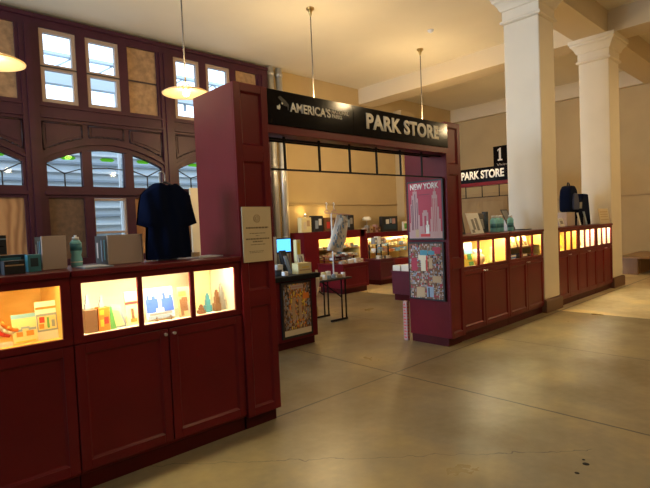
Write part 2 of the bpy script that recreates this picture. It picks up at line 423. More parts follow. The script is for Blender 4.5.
for bi, (bx0, bx1) in enumerate(BX):
    c = (bx0+bx1)/2
    ops = [(c-1.06, c-.47), (c-.30, c+.30), (c+.47, c+1.06)]
    for k, (a, b) in enumerate(ops):
        if k == 2: board(a, b, 3.88, 5.17, 'osb', 'rough brown board filling an upper window')
        else: sash(a, b, 3.88, 5.16, k)
    # arched stained glass
    for k, (a, b) in enumerate(ops):
        wi += 1
        m = 8; top = [(b-(b-a)*i/m, ar(c, b-(b-a)*i/m)) for i in range(m+1)]
        fr = MB()
        ring = [(a, 2.40), (b, 2.40)]+top; ring.append(ring[0])
        for p, q in zip(ring, ring[1:]): fr.tube((p[0], YW+.06, p[1]), (q[0], YW+.06, q[1]), .016, 'lead', n=4)
        if k == 1: fr.tube((a, YW+.06, 2.75), (c, YW+.06, 2.77), .014, 'lead', n=4); fr.tube((c, YW+.06, 2.77), (b, YW+.06, 2.75), .014, 'lead', n=4)
        else:
            cx = (a+b)/2; o_, i_ = (a, b) if k == 0 else (b, a)
            fr.tube((cx, YW+.06, 2.40), (cx, YW+.06, 2.64), .014, 'lead', n=4)
            fr.tube((cx, YW+.06, 2.64), (o_, YW+.06, 2.80), .014, 'lead', n=4); fr.tube((cx, YW+.06, 2.64), (i_, YW+.06, 2.74), .014, 'lead', n=4)
        o = struct(fr, 'window_%d' % wi)
        MB().prism(ring[:-1], YW+.068, YW+.072, 'win_glass').build('glass', o)
        gx = (a+b)/2+(.07 if k == 0 else -.07 if k == 2 else 0); gz = 2.93
        MB().prism([(gx-.14, gz), (gx-.09, gz-.035), (gx+.09, gz-.035), (gx+.14, gz), (gx+.09, gz+.035), (gx-.09, gz+.035)], YW+.058, YW+.064, 'green_glass').build('stained_piece', o, label='lime green stained glass piece')
# lower tier
board(BX[0][0]+.18+1.60, 2.02, 1.1, 2.20, 'ply', 'orange plywood sheet in the lower left opening')
board(.2, 1.3, 1.1, 2.20, 'ply', 'orange plywood sheet at the far left')
board(2.36, 2.96, 1.1, 2.20, 'ply_dark', 'dark brown board in the lower opening')
board(3.90, 4.49, 1.1, 2.20, 'ply', 'orange plywood sheet behind the shirt')
board(4.85, 5.45, 1.1, 2.20, 'ply', 'orange plywood sheet beside the tower')
board(5.62, 6.22, 1.1, 2.20, 'ply', 'orange plywood sheet'); board(6.39, 6.98, 1.1, 2.20, 'ply', 'orange plywood sheet')
wi += 1
f = MB()
for x in (3.12, 3.71): f.box(x-.02, YW+.02, 1.1, x+.02, YW+.1, 2.20, 'sash_wood')
for z in (1.13, 1.55, 2.17): f.box(3.14, YW+.02, z-.02, 3.69, YW+.1, z+.02, 'sash_wood')
o = struct(f, 'window_%d' % wi); MB().box(3.14, YW+.06, 1.12, 3.69, YW+.065, 2.18, 'win_glass').build('glass', o)
# metal pipes in the corner
for x, y, l in ((7.47, 9.72, 'left'), (7.74, 9.72, 'right')):
    p = thing('conduit_pipe', '%s of the two tall metal pipes in the yellow wall corner' % l, 'pipe', (x, y, 0))
    MB().tube((x, y, 0), (x, y, 5.47), .085, 'steel', n=16).build('pipe', p)
    for z in (1.2, 3.0, 5.3): MB().lathe((x, y, z), [(.098, -.04), (.098, .04)], 'steel', 16).build('collar', p)
struct(MB().box(7.9, 9.86, 0, 8.0, 9.9, 5.0, 'cream').box(7.31, 9.8, 0, 7.37, 9.9, 5.3, 'cream'), 'trim_8')
# cream board standing at the right of the shirt
tag(MB().box(5.02, 9.48, 0, 5.26, 9.53, 2.42, 'cream').build('wall_board', bevel=.01), 'narrow upright cream board against the window wall beside the tower', 'board')

# ------------------------------------------------------------------ outside: buildings across the platform
def outb(x0, x1, y, z0, z1, k, lab, nb):
    t = thing('building', lab, 'building', ((x0+x1)/2, y+1, 0))
    MB().box(x0, y, 0, x1, y+2, z1, k).build('wall', t)
    b = MB(); n = nb
    for i in range(n):
        z = z0+(z1-z0)*(i+.5)/n
        b.box(x0, y-.1, z-.03, x1, y, z+.03, 'facade_dark' if i % 2 else 'facade_pale')
    b.build('cladding_strip', t)
    return t
outb(-3, 22, 15, .2, 4.2, 'facade_far', 'grey blue clad building seen through the arched windows', 16)
can = thing('station_canopy', 'pale blue canopy roof outside the upper windows', 'canopy', (9, 14, 0))
b = MB()
b.box(-3, 13.2, 5.25, 22, 13.4, 5.62, 'facade_far').box(-3, 13.2, 5.95, 22, 13.35, 6.02, 'facade_far')
for i in range(50): b.tube((-3+i*.5, 13.3, 5.62 if i % 2 else 5.96), (-2.5+i*.5, 13.3, 5.96 if i % 2 else 5.62), .03, 'facade_far', n=4)
b.build('fascia', can)
b = MB()
for i in range(26): b.box(-3+i, 13.28, 0, -2.94+i, 13.34, 5.25, 'facade_pale') if i % 4 == 0 else b.box(-3+i, 13.28, 5.05, -2.94+i, 13.34, 5.25, 'facade_dark')
b.build('post', can)
tag(MB().box(-8, 10.4, -.25, 26, 24, -.05, 'grey').build('pavement'), 'grey ground outside the windows', 'ground')

# ------------------------------------------------------------------ cabinets
def panel(mb, x0, z0, x1, z1, y, k='maroon', rail=.055, d=.014):
    """frame-and-panel face; y = outer face, thickness goes +y"""
    mb.box(x0, y, z0, x0+rail, y+.02, z1, k).box(x1-rail, y, z0, x1, y+.02, z1, k)
    mb.box(x0+rail, y, z0, x1-rail, y+.02, z0+rail, k).box(x0+rail, y, z1-rail, x1-rail, y+.02, z1, k)
    a, b, c, e = x0+rail, z0+rail, x1-rail, z1-rail; s_ = .014
    vs = [(a, y+.004, b), (c, y+.004, b), (c, y+.004, e), (a, y+.004, e), (a+s_, y+d, b+s_), (c-s_, y+d, b+s_), (c-s_, y+d, e-s_), (a+s_, y+d, e-s_)]
    mb.add(vs, [(0, 1, 5, 4), (1, 2, 6, 5), (2, 3, 7, 6), (3, 0, 4, 7), (4, 5, 6, 7)], k)
    return mb

def cabinet(label, x0, x1, yf, ops, doors, lining='case_white', led='led', depth=.58, group=None, shelf=None, lw=1., dark_shelf=False):
    t = thing('display_cabinet', label, 'cabinet', ((x0+x1)/2, yf+depth/2, 0), group=group)
    yb = yf+depth
    b = MB()
    x0 += .0015; x1 -= .0015
    b.box(x0, yf+.02, .1, x1, yb, .885, 'maroon')                       # lower carcass
    b.box(x0, yf+.02, .885, x0+.018, yb, 1.265, 'maroon').box(x1-.018, yf+.02, .885, x1, yb, 1.265, 'maroon').box(x0, yb-.018, .885, x1, yb, 1.265, 'maroon')
    b.box(x0, yf, .875, x1, yf+.02, .915, 'maroon').box(x0, yf, 1.225, x1, yf+.02, 1.265, 'maroon')   # face frame
    xs = [x0]+[v for o in ops for v in o]+[x1]
    for k in range(0, len(xs), 2): b.box(xs[k], yf, .915, xs[k+1], yf+.02, 1.225, 'maroon')
    b.build('carcass', t, bevel=.002)
    MB().box(x0+.002, yf+.035, 0, x1-.002, yb-.02, .1, 'maroon_dark').build('plinth', t)
    MB().box(x0+.002, yf-.022, 1.266, x1-.002, yb+.01, 1.302, 'maroon').build('countertop', t, bevel=.006, seg=2)
    l = MB()
    l.box(x0+.019, yf+.021, .887, x1-.019, yb-.02, .9, lining).box(x0+.019, yb-.03, .9, x1-.019, yb-.019, 1.262, lining)
    l.box(x0+.019, yf+.021, .9, x0+.028, yb-.03, 1.262, lining).box(x1-.028, yf+.021, .9, x1-.019, yb-.03, 1.262, lining)
    l.build('lining', t)
    s_ = MB()
    s_.box(x0+.06, yf+.04, 1.238, x1-.06, yf+.07, 1.25, led)
    s_.build('light_strip', t)
    for o in ops: MB().box(o[0], yf+.006, .915, o[1], yf+.010, 1.225, 'glass').build('glass_pane', t)
    n = len(doors)
    for i, (a, c) in enumerate(doors):
        d = panel(MB(), a+.004, .125, c-.004, .868, yf-.002).build('door', t, bevel=.002)
        kx = c-.03 if i % 2 == 0 else a+.03
        if n == 1: kx = a+.03
        MB().tube((kx, yf-.002, .838), (kx, yf-.018, .838), .004, 'steel').tube((kx, yf-.018, .838), (kx, yf-.030, .838), .010, 'steel', n=12).build('knob', d)
    if shelf: MB().box(x0+.03, yf+.05, shelf, x1-.03, yb-.03, shelf+.012, 'maroon_dark' if dark_shelf else 'glass').build('shelf', t)
    return t

YL = 3.04
ca = cabinet('left-most red display cabinet with amber wood lined showcase', -.32, .83, YL, [(-.262, .067), (.098, .426), (.459, .778)], [(-.32, .255), (.255, .83)], 'case_wood', 'led_o')
cb = cabinet('red cabinet with three bright lit glass showcases left of the notice tower', .83, 1.98, YL, [(.888, 1.217), (1.248, 1.576), (1.609, 1.928)], [(.83, 1.405), (1.405, 1.98)], 'case_white', 'led_w')
YR = 3.20
cc = cabinet('red cabinet right of the gate with three tall yellow lit windows', 5.255, 6.47, YR, [(5.32, 5.66), (5.70, 6.045), (6.08, 6.41)], [(5.255, 5.80), (5.80, 6.47)], 'case_yellow', 'led_w')
cd = cabinet('red cabinet with two-tier lit windows beside the nearer column', 6.47, 7.61, YR, [(6.54, 6.85), (6.895, 7.22), (7.265, 7.57)], [(6.47, 7.04), (7.04, 7.61)], 'case_yellow', 'led', shelf=1.055, dark_shelf=True)
w3 = (10.87-8.19)/3
names3 = ['amber lit narrow windows, nearest the nearer column', 'pale lit narrow windows, middle of the three', 'pale lit narrow windows, nearest the farther column']
for i in range(3):
    a = 8.19+w3*i; ow = (w3-.07*2-.05*2)/3
    ops = [(a+.07+k*(ow+.05), a+.07+k*(ow+.05)+ow) for k in range(3)]
    cabinet('far red cabinet with '+names3[i], a, a+w3, 3.2, ops, [(a, a+w3/2), (a+w3/2, a+w3)], 'case_yellow' if i == 0 else 'case_white', 'led' if i == 0 else 'led_w')

# ------------------------------------------------------------------ entrance towers
def tower(label, x0, x1, y0, y1, h, panels):
    t = thing('entrance_tower', label, 'tower', ((x0+x1)/2, (y0+y1)/2, 0))
    MB().box(x0, y0+.02, .1, x1, y1, h, 'maroon').build('body', t, bevel=.002)
    MB().box(x0+.01, y0+.05, 0, x1-.015, y1-.02, .1, 'maroon_dark').build('plinth', t)
    f = MB(); zz = sorted(set([.1, h]))
    for (z0, z1) in panels: panel(f, x0, z0, x1, z1, y0, rail=.06, d=.016)
    f.build('front_panel', t, bevel=.002)
    return t
tower('left entrance tower carrying the cream notice', 1.98, 2.283, 3.02, 3.61, 2.572, [(.1, .98), (.98, 2.06), (2.06, 2.572)])
tower('right entrance tower carrying two framed posters on its side', 4.945, 5.253, 3.17, 3.77, 2.645, [(.1, .98), (.98, 2.10), (2.10, 2.645)])

# header beam and sign between the towers
ang = math.atan2(.11, 2.66); Lh = 2.66
hb = thing('header_beam', 'red header beam spanning the two entrance towers', 'beam', (2.284, 3.04, 2.235), ang)
MB().box(0, .0, .0, Lh, .32, .065, 'maroon').box(0, .04, .065, Lh, .32, .33, 'maroon').build('beam', hb, world=False, bevel=.003)
MB().box(0, .25, -.012, Lh, .27, -.001, 'black').build('light_track', hb, world=False)
sg = thing('store_sign', "black sign board above the entrance reading AMERICA'S NATIONAL PARKS PARK STORE", 'sign', (2.285, 3.04, 2.30), ang)
for a, b_ in ((0, 1.01), (1.013, Lh)): MB().box(a, -.012, 0.002, b_, .036, .272, 'black_sign').build('sign_panel', sg, world=False, bevel=.002)
text("AMERICA'S", .47, .078, .003, 'letter', 'lettering', sg, (.235, -.0125, .118), RX, bold=.028)
text("NATIONAL", .22, .033, .003, 'letter', 'lettering', sg, (.722, -.0125, .164), RX, bold=.025)
text("PARKS", .13, .033, .003, 'letter', 'lettering', sg, (.722, -.0125, .122), RX, bold=.025)
text("PARK STORE", 1.275, .150, .004, 'letter', 'lettering', sg, (1.19, -.0125, .075), RX, bold=.04, space=1.06)
em = MB()   # bison emblem: small light marks
em.prism([(.10, .125), (.125, .12), (.135, .14), (.128, .165), (.115, .15), (.10, .15)], -.016, -.0125, 'letter')
em.prism([(.145, .168), (.16, .165), (.166, .176), (.15, .182)], -.016, -.0125, 'letter')
em.prism([(.115, .215), (.14, .23), (.19, .20), (.225, .17), (.22, .13), (.21, .125), (.21, .155), (.17, .16), (.14, .195)], -.0145, -.0125, 'emblem_dark')
em.build('emblem', sg, world=False)
gr = thing('transom_grid', 'thin black metal grid hanging below the entrance header', 'grille', (2.284, 3.04, 1.96), ang)
g = MB()
for z in (0.0, .245): g.box(0, .08, z, Lh, .10, z+.014, 'black')
g.build('rail', gr, world=False)
for x in [.25+.402*i for i in range(6)]:
    MB().box(x-.008, .082, .014, x+.008, .098, .274, 'black').build('bar', gr, world=False)

for o_ in (hb, sg, gr): o_.rotation_euler = (0, -.014, ang)

# notice
no = thing('paper_notice', 'cream paper notice with crest and printed lines on the left tower', 'notice', (2.128, 3.018, 1.252))
MB().box(1.998, 3.010, 1.252, 2.258, 3.0175, 1.662, 'paper_cream').build('sheet', no)
n = MB()
cx = 2.128
n.lathe((0, 0, 0), [(.026, 0), (.030, 0), (.030, .002), (.026, .002), (.026, 0)], 'tan', 20, close=False); n.xf(Matrix.Translation((cx, 3.0095, 1.575)) @ Matrix.Rotation(math.pi/2, 4, 'X'))
k0 = len(n.v); n.lathe((0, 0, 0), [(.012, 0), (.015, 0), (.015, .002), (.012, .002), (.012, 0)], 'tan', 12, close=False); n.xf(Matrix.Translation((cx, 3.0095, 1.575)) @ Matrix.Rotation(math.pi/2, 4, 'X'), k0)
for z, w, th in ((1.50, .20, .012), (1.462, .14, .005), (1.444, .03, .004), (1.418, .21, .010), (1.398, .09, .009), (1.378, .13, .005), (1.33, .10, .003), (1.32, .09, .003)):
    x = cx-w/2-(0 if w > .1 else .03 if z < 1.34 else 0)
    rr_ = random.Random(int(z*1000))
    while x < cx+w/2-.004:
        l = min(rr_.uniform(.008, .026), cx+w/2-x); n.box(x, 3.0085, z, x+l, 3.010, z+th, 'paper_text'); x += l+.005
n.build('print', no)

# ------------------------------------------------------------------ posters on the right tower's inner side (faces -X)
def ny_poster():
    X = 4.9; t = thing('framed_poster', 'upper framed pink NEW YORK poster of towers on the right tower', 'poster', (4.925, 3.49, 1.28))
    y0, y1, z0, z1 = 3.700, 3.225, 1.295, 1.970
    fr = MB()
    fr.box(4.905, y1-.02, z0-.02, 4.944, y0+.02, z1+.02, 'black_frame'); fr.build('frame', t, bevel=.003)
    p = MB(); P = lambda u, v: (y0+(y1-y0)*u, z0+(z1-z0)*v)
    def q(u0, v0, u1, v1, k, d=1): p.box(4.904-.0006*d, P(u0, 0)[0], P(0, v0)[1], 4.9048, P(u1, 0)[0], P(0, v1)[1], k)
    q(0, 0, 1, 1, 'pink', 0)
    q(.0, 0, 1, .12, 'pinkpale', 1)
    # left tower cluster
    for u0, u1, v in ((.03, .12, .28), (.06, .16, .62), (.10, .20, .78), (.14, .27, .85), (.18, .30, .72), (.2, .34, .42)): q(u0, .05, u1, v, 'pinkpale', 2+u0*5)
    for u0, v in ((.09, .6), (.13, .7), (.20, .8), (.26, .65)): q(u0, .15, u0+.018, v, 'purple_red', 5)
    q(.19, .85, .215, .93, 'pinkpale', 3)
    # centre building
    q(.42, .10, .60, .46, 'pinkpale', 2); q(.45, .3, .57, .50, 'pinkpale', 3); q(.48, .1, .54, .4, 'pink', 4)
    # right tower stepping up
    for u0, u1, v in ((.66, .96, .34), (.69, .92, .55), (.72, .88, .76), (.76, .85, .82), (.79, .82, .88)): q(u0, .05, u1, v, 'pinkpale', 2+v*3)
    for u0 in (.74, .79, .84): q(u0, .12, u0+.014, .7, 'pink', 6)
    q(.52, .05, .62, .24, 'paper', 6); q(.55, .2, .59, .31, 'paper', 6)
    q(.33, .02, .42, .22, 'pinkpale', 5); q(.2, .02, .3, .16, 'tan', 5); q(.36, .03, .64, .08, 'red', 7)
    q(.31, .775, .66, .785, 'purple_red', 3)
    p.build('print', t)
    text('NEW YORK', .41, .072, .001, 'paper', 'lettering', t, (4.9035-4.925, 3.668-3.49, 1.885-1.28), RXL, bold=.03)
def street_poster():
    t = thing('framed_poster', 'lower framed crowded city collage poster on the right tower', 'poster', (4.925, 3.49, .53))
    y0, y1, z0, z1 = 3.715, 3.24, .565, 1.23
    MB().box(4.905, y1-.02, z0-.02, 4.944, y0+.02, z1+.02, 'black_frame').build('frame', t, bevel=.003)
    p = MB(); R_ = random.Random(3); P = lambda u, v: (y0+(y1-y0)*u, z0+(z1-z0)*v)
    def q(u0, v0, u1, v1, k, d=1): p.box(4.904-.0004*d, P(u0, 0)[0], P(0, v0)[1], 4.9048, P(min(u1, 1), 0)[0], P(0, min(v1, 1))[1], k)
    q(0, 0, 1, 1, 'brown', 0)
    ks = ['pink', 'pinkpale', 'grey', 'tan', 'grey', 'kraft', 'pink', 'kraft', 'brown', 'charcoal', 'grey', 'brown', 'bluegrey']
    for i in range(22):
        for j in range(28):
            if R_.random() < .9: q(i/22+R_.uniform(0, .02), j/28, i/22+R_.uniform(.02, .06), j/28+R_.uniform(.015, .045), R_.choice(ks), 1+R_.random()*2)
    q(.06, .50, .24, .74, 'pink', 4); q(.72, .82, .95, .94, 'pink', 4); q(.34, .78, .56, .88, 'aqua_dark', 5); q(.58, .80, .78, .87, 'aqua_dark', 5)
    q(.28, .7, .52, .79, 'cream', 6); q(.36, .5, .5, .70, 'cream', 6); q(.6, .55, .7, .74, 'tan', 6); q(.52, .5, .56, .78, 'red', 7)
    q(.7, .3, .95, .42, 'tan', 6); q(.2, .02, .45, .2, 'tan', 6); q(.52, .03, .72, .22, 'bluegrey', 6); q(.56, .03, .6, .2, 'charcoal', 7)
    p.build('print', t)
ny_poster(); street_poster()

# red and white striped pole by the tower foot
sp = thing('measuring_stick', 'white and red marked upright stick leaning at the right tower foot', 'stick', (4.945, 3.84, 0))
MB().box(4.92, 3.80, 0, 4.97, 3.86, .50, 'pinkpale').build('stick', sp, bevel=.004)
k = MB()
for i in range(12): k.box(4.9185, 3.81+(.012 if i % 2 else 0), .03+i*.038, 4.9198, 3.85, .03+i*.038+.016, 'red'); k.box(4.928, 3.7985, .03+i*.038, 4.96-(.012 if i % 2 else 0), 3.7998, .03+i*.038+.016, 'red')
k.build('mark', sp)
# ------------------------------------------------------------------ small goods helpers
def boxy(name, label, cat, x0, y0, z0, x1, y1, z1, k, group=None, bev=.003, deco=None):
    mb = MB().box(x0, y0, z0, x1, y1, z1, k)
    if deco:
        for (u0, v0, u1, v1, kk) in deco:   # marks printed on the front face (facing -Y)
            mb.box(x0+(x1-x0)*u0, y0-.0012, z0+(z1-z0)*v0, x0+(x1-x0)*u1, y0, z0+(z1-z0)*v1, kk)
    o = mb.build(name, bevel=0 if deco else bev)
    return tag(o, label, cat, group)

def easel_print(label, x0, x1, y, z0, z1, back, deco, group=None, lean=.04, k='white', cat='print', name='mounted_print'):
    t = thing(name, label, cat, ((x0+x1)/2, y, z0), group=group)
    def sh(v): return (v[0], v[1]+(v[2]-z0)/(z1-z0)*lean, v[2])
    p = MB().box(x0, y, z0, x1, y+.008, z1, back); p.v = [sh(v) for v in p.v]; p.build('board', t)
    d = MB()
    for i, (u0, v0, u1, v1, kk) in enumerate(deco):
        d.box(x0+(x1-x0)*u0, y-.0015-.0003*i, z0+(z1-z0)*v0, x0+(x1-x0)*u1, y-.0002, z0+(z1-z0)*v1, kk)
    d.v = [sh(v) for v in d.v]
    if deco: d.build('print', t)
    MB().prism([(y+.012, z0), (y+.012+lean, z0), (y+.014+lean*.8, z0+(z1-z0)*.6)], (x0+x1)/2-.01, (x0+x1)/2+.01, k, axis='x').build('prop', t)
    return t

def spire(name, label, x, y, z, h, w, k, group=None, parts=4):
    """small stepped souvenir skyscraper"""
    mb = MB(); zz = z; ww = w
    for i in range(parts):
        hh = h*(.34, .28, .2, .1)[i] if parts == 4 else h*.9/parts
        mb.box(x-ww/2, y-ww/2, zz, x+ww/2, y+ww/2, zz+hh, k); zz += hh; ww *= .68
    mb.tube((x, y, zz), (x, y, z+h), ww*.3, k, r1=.0008, n=6)
    return tag(mb.build(name), label, 'statuette', group)

ZS = .9005
# cabinet A contents
easel_print('cream tile print with grey scroll and red flowers in the left-most showcase', .565, .688, 3.20, ZS, 1.065, 'paleyellow',
            [(0, .86, 1, 1, 'skyblue'), (.03, .42, .4, .5, 'bluegrey'), (.35, .5, .7, .57, 'bluegrey'), (.65, .44, .97, .52, 'bluegrey'), (.15, .25, .4, .4, 'orange'), (.55, .25, .85, .42, 'orange'), (.1, .06, .9, .1, 'yellow')])
easel_print('taller white print with orange band and blue bordered picture, left-most showcase', .688, .798, 3.21, ZS, 1.122, 'white',
            [(.02, .80, 1, .86, 'orange'), (.02, .22, 1, .68, 'bluegrey'), (.08, .27, .95, .62, 'paleyellow'), (.15, .45, .4, .6, 'red'), (.12, .3, .35, .42, 'orange'), (.5, .3, .62, .58, 'green'), (.72, .32, .88, .5, 'bluegrey')])
rs = MB()
for i, kk in enumerate(('red', 'white', 'orange')):
    pts = [(.44+.02*i+.028*j, 3.2+.006*j, 1.06+.012*i-.05*j+.006*j*j) for j in range(6)]
    rs.path([Vector(p) for p in pts[:5]], .012, kk, 6)
rs.box(.44, 3.19, ZS, .56, 3.24, ZS+.02, 'white')
tag(rs.build('ribbon_coil'), 'red white and orange curved ribbon souvenir at the left frame edge of the showcase', 'souvenir')
# cabinet B contents, first window
boxy('gift_box', 'grey-brown square box under two spire statuettes in the bright showcase', 'box', .935, 3.17, ZS, 1.010, 3.25, 1.043, 'brown')
spire('tower_statuette', 'taller grey spire statuette on the grey-brown box', .965, 3.21, 1.044, .10, .030, 'bluegrey')
boxy('gift_box', 'orange patterned box beside the grey-brown box', 'box', 1.016, 3.17, ZS, 1.082, 3.24, 1.046, 'orange', deco=[(.1, .7, .5, .9, 'yellow'), (.5, .3, .9, .6, 'red'), (.15, .2, .45, .5, 'yellow')])
spire('tower_statuette', 'small grey spire statuette on the orange box', 1.045, 3.2, 1.047, .08, .026, 'bluegrey')
ob = thing('open_book', 'open pale guidebook leaning in the bright showcase', 'book', (1.14, 3.22, ZS))
b = MB(); b.prism([(1.088, ZS), (1.125, ZS), (1.10, 1.045), (1.088, 1.045)], 3.18, 3.186, 'green'); b.build('left_page', ob)
b = MB(); b.prism([(1.118, ZS), (1.195, ZS), (1.165, 1.045), (1.098, 1.055)], 3.20, 3.206, 'bluegrey'); b.prism([(1.13, ZS+.01), (1.185, ZS+.01), (1.15, 1.01), (1.11, 1.02)], 3.1985, 3.20, 'paleyellow'); b.build('right_page', ob)
easel_print('yellow card with red band and statue figure in the first bright showcase', 1.198, 1.285, 3.19, ZS, 1.12, 'paleyellow',
            [(0, .62, 1, .70, 'red'), (.4, .15, .6, .5, 'brown'), (.3, .1, .75, .2, 'orange'), (0, .75, 1, 1, 'paleyellow')])
# second window
easel_print('blue and white skyline fountain print on a small easel', 1.335, 1.535, 3.20, .912, 1.122, 'white',
            [(.02, .22, .44, .66, 'blue'), (.06, .66, .14, .8, 'blue'), (.24, .66, .36, .76, 'blue'), (.56, .22, .98, .64, 'blue'), (.62, .64, .72, .82, 'blue'), (.84, .64, .95, .74, 'blue'), (.46, .3, .54, .9, 'skyblue'), (.35, .18, .62, .34, 'paper'), (.05, .02, .97, .12, 'bluegrey'), (.1, .13, .9, .2, 'grey')])
ez = MB()
for x in (1.39, 1.49): ez.tube((x, 3.17, ZS+.001), (x+.004, 3.185, .93), .004, 'brown', n=6)
ez.tube((1.38, 3.181, .908), (1.50, 3.181, .908), .004, 'brown', n=6)
tag(ez.build('small_easel'), 'small brown easel under the skyline fountain print', 'easel')
easel_print('brown statue silhouette card with yellow-green label in the middle bright showcase', 1.560, 1.655, 3.18, ZS, 1.108, 'tan',
            [(.1, .7, .7, .86, 'yellow'), (.12, .05, .35, .6, 'brown'), (.3, .2, .75, .66, 'brown'), (.7, .1, .8, .5, 'grey')])
# third window
for i, (x, h, kk, l) in enumerate(((1.735, .07, 'brown', 'shortest'), (1.80, .15, 'aqua_dark', 'greenish'), (1.865, .17, 'brown', 'brown'), (1.915, .215, 'grey', 'tallest slender'))):
    spire('tower_statuette', '%s tower statuette in the yellow showcase next to the notice tower' % l, x, 3.20+.02*(i % 2), ZS, h, .046, kk)
boxy('backing_card', 'pale yellow backing card behind the tower statuettes', 'card', 1.78, 3.42, ZS, 1.945, 3.43, 1.19, 'paleyellow')
# right cabinet C
easel_print('sunflower field print under blue sky', 5.35, 5.63, 3.24, ZS, 1.20, 'yellow',
            [(0, .55, 1, 1, 'skyblue'), (.2, .75, .7, .9, 'white'), (.1, .08, .45, .45, 'yellow'), (.5, .3, .85, .55, 'green'), (.55, .05, .95, .22, 'green'), (.15, .35, .35, .5, 'orange')])
t = thing('candy_jar', 'round brown jar with white lid in the second yellow window', 'jar', (5.88, 3.35, ZS))
MB().lathe((5.88, 3.35, ZS), [(.07, 0), (.10, .03), (.10, .11), (.06, .14)], 'tan').build('jar', t)
MB().lathe((5.88, 3.35, ZS+.141), [(.065, 0), (.065, .05), (.05, .055)], 'white').build('lid', t)
t = thing('figurine', 'small pale green figurine in the third yellow window', 'figurine', (6.22, 3.32, ZS))
MB().lathe((6.22, 3.32, ZS), [(.06, 0), (.06, .03), (.035, .04), (.04, .10), (.025, .16), (.03, .185), (.02, .21), (0, .215)], 'lime', 14).build('figure', t)
MB().box(6.16, 3.27, ZS, 6.28, 3.272, ZS+.001, 'lime').tube((6.24, 3.32, ZS+.14), (6.28, 3.32, ZS+.24), .007, 'lime', n=6).build('raised_arm', t)
# cabinet D two tiers
for i, (a, c, k1, k2) in enumerate(((6.56, 6.83, 'tan', 'green'), (6.92, 7.2, 'brown', 'red'))):
    easel_print(['brown animal picture on a green ground on the upper shelf', 'red and brown picture on the upper shelf nearer the column'][i], a, c, 3.25, 1.069, 1.215, 'paleyellow',
                [(.05, .1, .5, .6, k1), (.35, .45, .6, .9, k2), (.6, .1, .9, .5, k1)])
boxy('book_stack', 'blue and white boxed book on the lower shelf of the two-tier cabinet', 'book', 6.56, 3.25, ZS, 6.80, 3.40, .965, 'blue', deco=[(.05, .6, .95, .95, 'white')])
boxy('book_stack', 'white covered book on the lower shelf, second window of the two-tier cabinet', 'book', 6.93, 3.24, ZS, 7.16, 3.38, .96, 'charcoal', deco=[(.3, .45, .85, .95, 'white')])
boxy('book_stack', 'dark flat book on the lower shelf, window nearest the column', 'book', 7.28, 3.24, ZS, 7.52, 3.38, .93, 'charcoal')
# cabinet row 3
dz = [[(.2, .1, .7, .35, 'green')], [(.25, .35, .45, .8, 'brown'), (.4, .3, .8, .45, 'brown')], [(.2, .1, .8, .3, 'tan')], [], [(.2, .05, .8, .4, 'pinkpale')], [(.1, .1, .8, .5, 'tan')], [(.35, .25, .7, .75, 'skyblue')], [(.2, .1, .7, .4, 'pinkpale')], [(.1, .05, .7, .3, 'tan')]]
kk = ['yellow', 'paleyellow', 'yellow', 'white', 'paper', 'paleyellow', 'white', 'paper', 'paleyellow']
ords = ['first', 'second', 'third', 'fourth', 'fifth', 'sixth', 'seventh', 'eighth', 'ninth']
for i in range(9):
    a = 8.19+w3*(i//3); ow = (w3-.24)/3; xx = a+.07+(i % 3)*(ow+.05)
    easel_print('%s pale souvenir print card %s from the nearer column in the far cabinets' % (kk[i].replace('paleyellow', 'cream'), ords[i]), xx+.03, xx+ow-.03, 3.42, ZS, 1.15-.02*(i % 2), kk[i], dz[i])

# ------------------------------------------------------------------ things on the left counter
ZT = 1.303
def standee(label, x0, x1, y, h, xd=None):
    t = thing('display_box', label, 'box', ((x0+x1)/2, y+.05, ZT))
    MB().box(x0, y, ZT, x1, y+.012, ZT+h, 'kraft').build('back_board', t, bevel=.002)
    MB().box(x0, y+.013, ZT, x1-.012, y+xd, ZT+h-.004, 'charcoal').box(x0-.002, y+xd*.2, ZT+.03, x0, y+xd*.28, ZT+h-.03, 'aqua_dark').box(x0-.002, y+xd*.45, ZT+.02, x0, y+xd*.50, ZT+h-.03, 'bluegrey').box(x0-.002, y+xd*.75, ZT+.04, x0, y+xd*.85, ZT+h-.05, 'kraft').build('case', t)
    return t
standee('smaller tan-backed display box left of the aqua bottle', .757, .893, 3.30, .205, .16)
standee('wider tan-backed display box right of the aqua bottle', 1.14, 1.375, 3.30, .195, .24)
bt = thing('water_bottle', 'single aqua glass bottle standing on the left counter', 'bottle', (.965, 3.36, ZT))
bt.location = (.965, 3.36, ZT)
MB().lathe((.965, 3.36, ZT), [(.030, 0), (.034, .006), (.034, .05), (.028, .075), (.034, .10), (.034, .155), (.022, .172)], 'aqua', 18).build('body', bt)
for z_, h_, r_b, k_ in ((.03, .006, .0345, 'white'), (.045, .005, .0335, 'white'), (.105, .045, .0348, 'aqua_dark')): MB().lathe((.965, 3.36, ZT+z_), [(r_b, 0), (r_b, h_)], k_, 18).build('label_band', bt)
MB().lathe((.965, 3.36, ZT+.173), [(.020, 0), (.020, .018), (.008, .02), (.008, .03)], 'white', 14).build('cap', bt)
tag(MB().box(.93, 3.10, ZT, 1.10, 3.30, ZT+.006, 'bluegrey').box(.94, 3.11, ZT+.006, 1.08, 3.28, ZT+.010, 'white').build('leaflet_stack'), 'flat pale blue leaflets lying before the aqua bottle', 'leaflet')
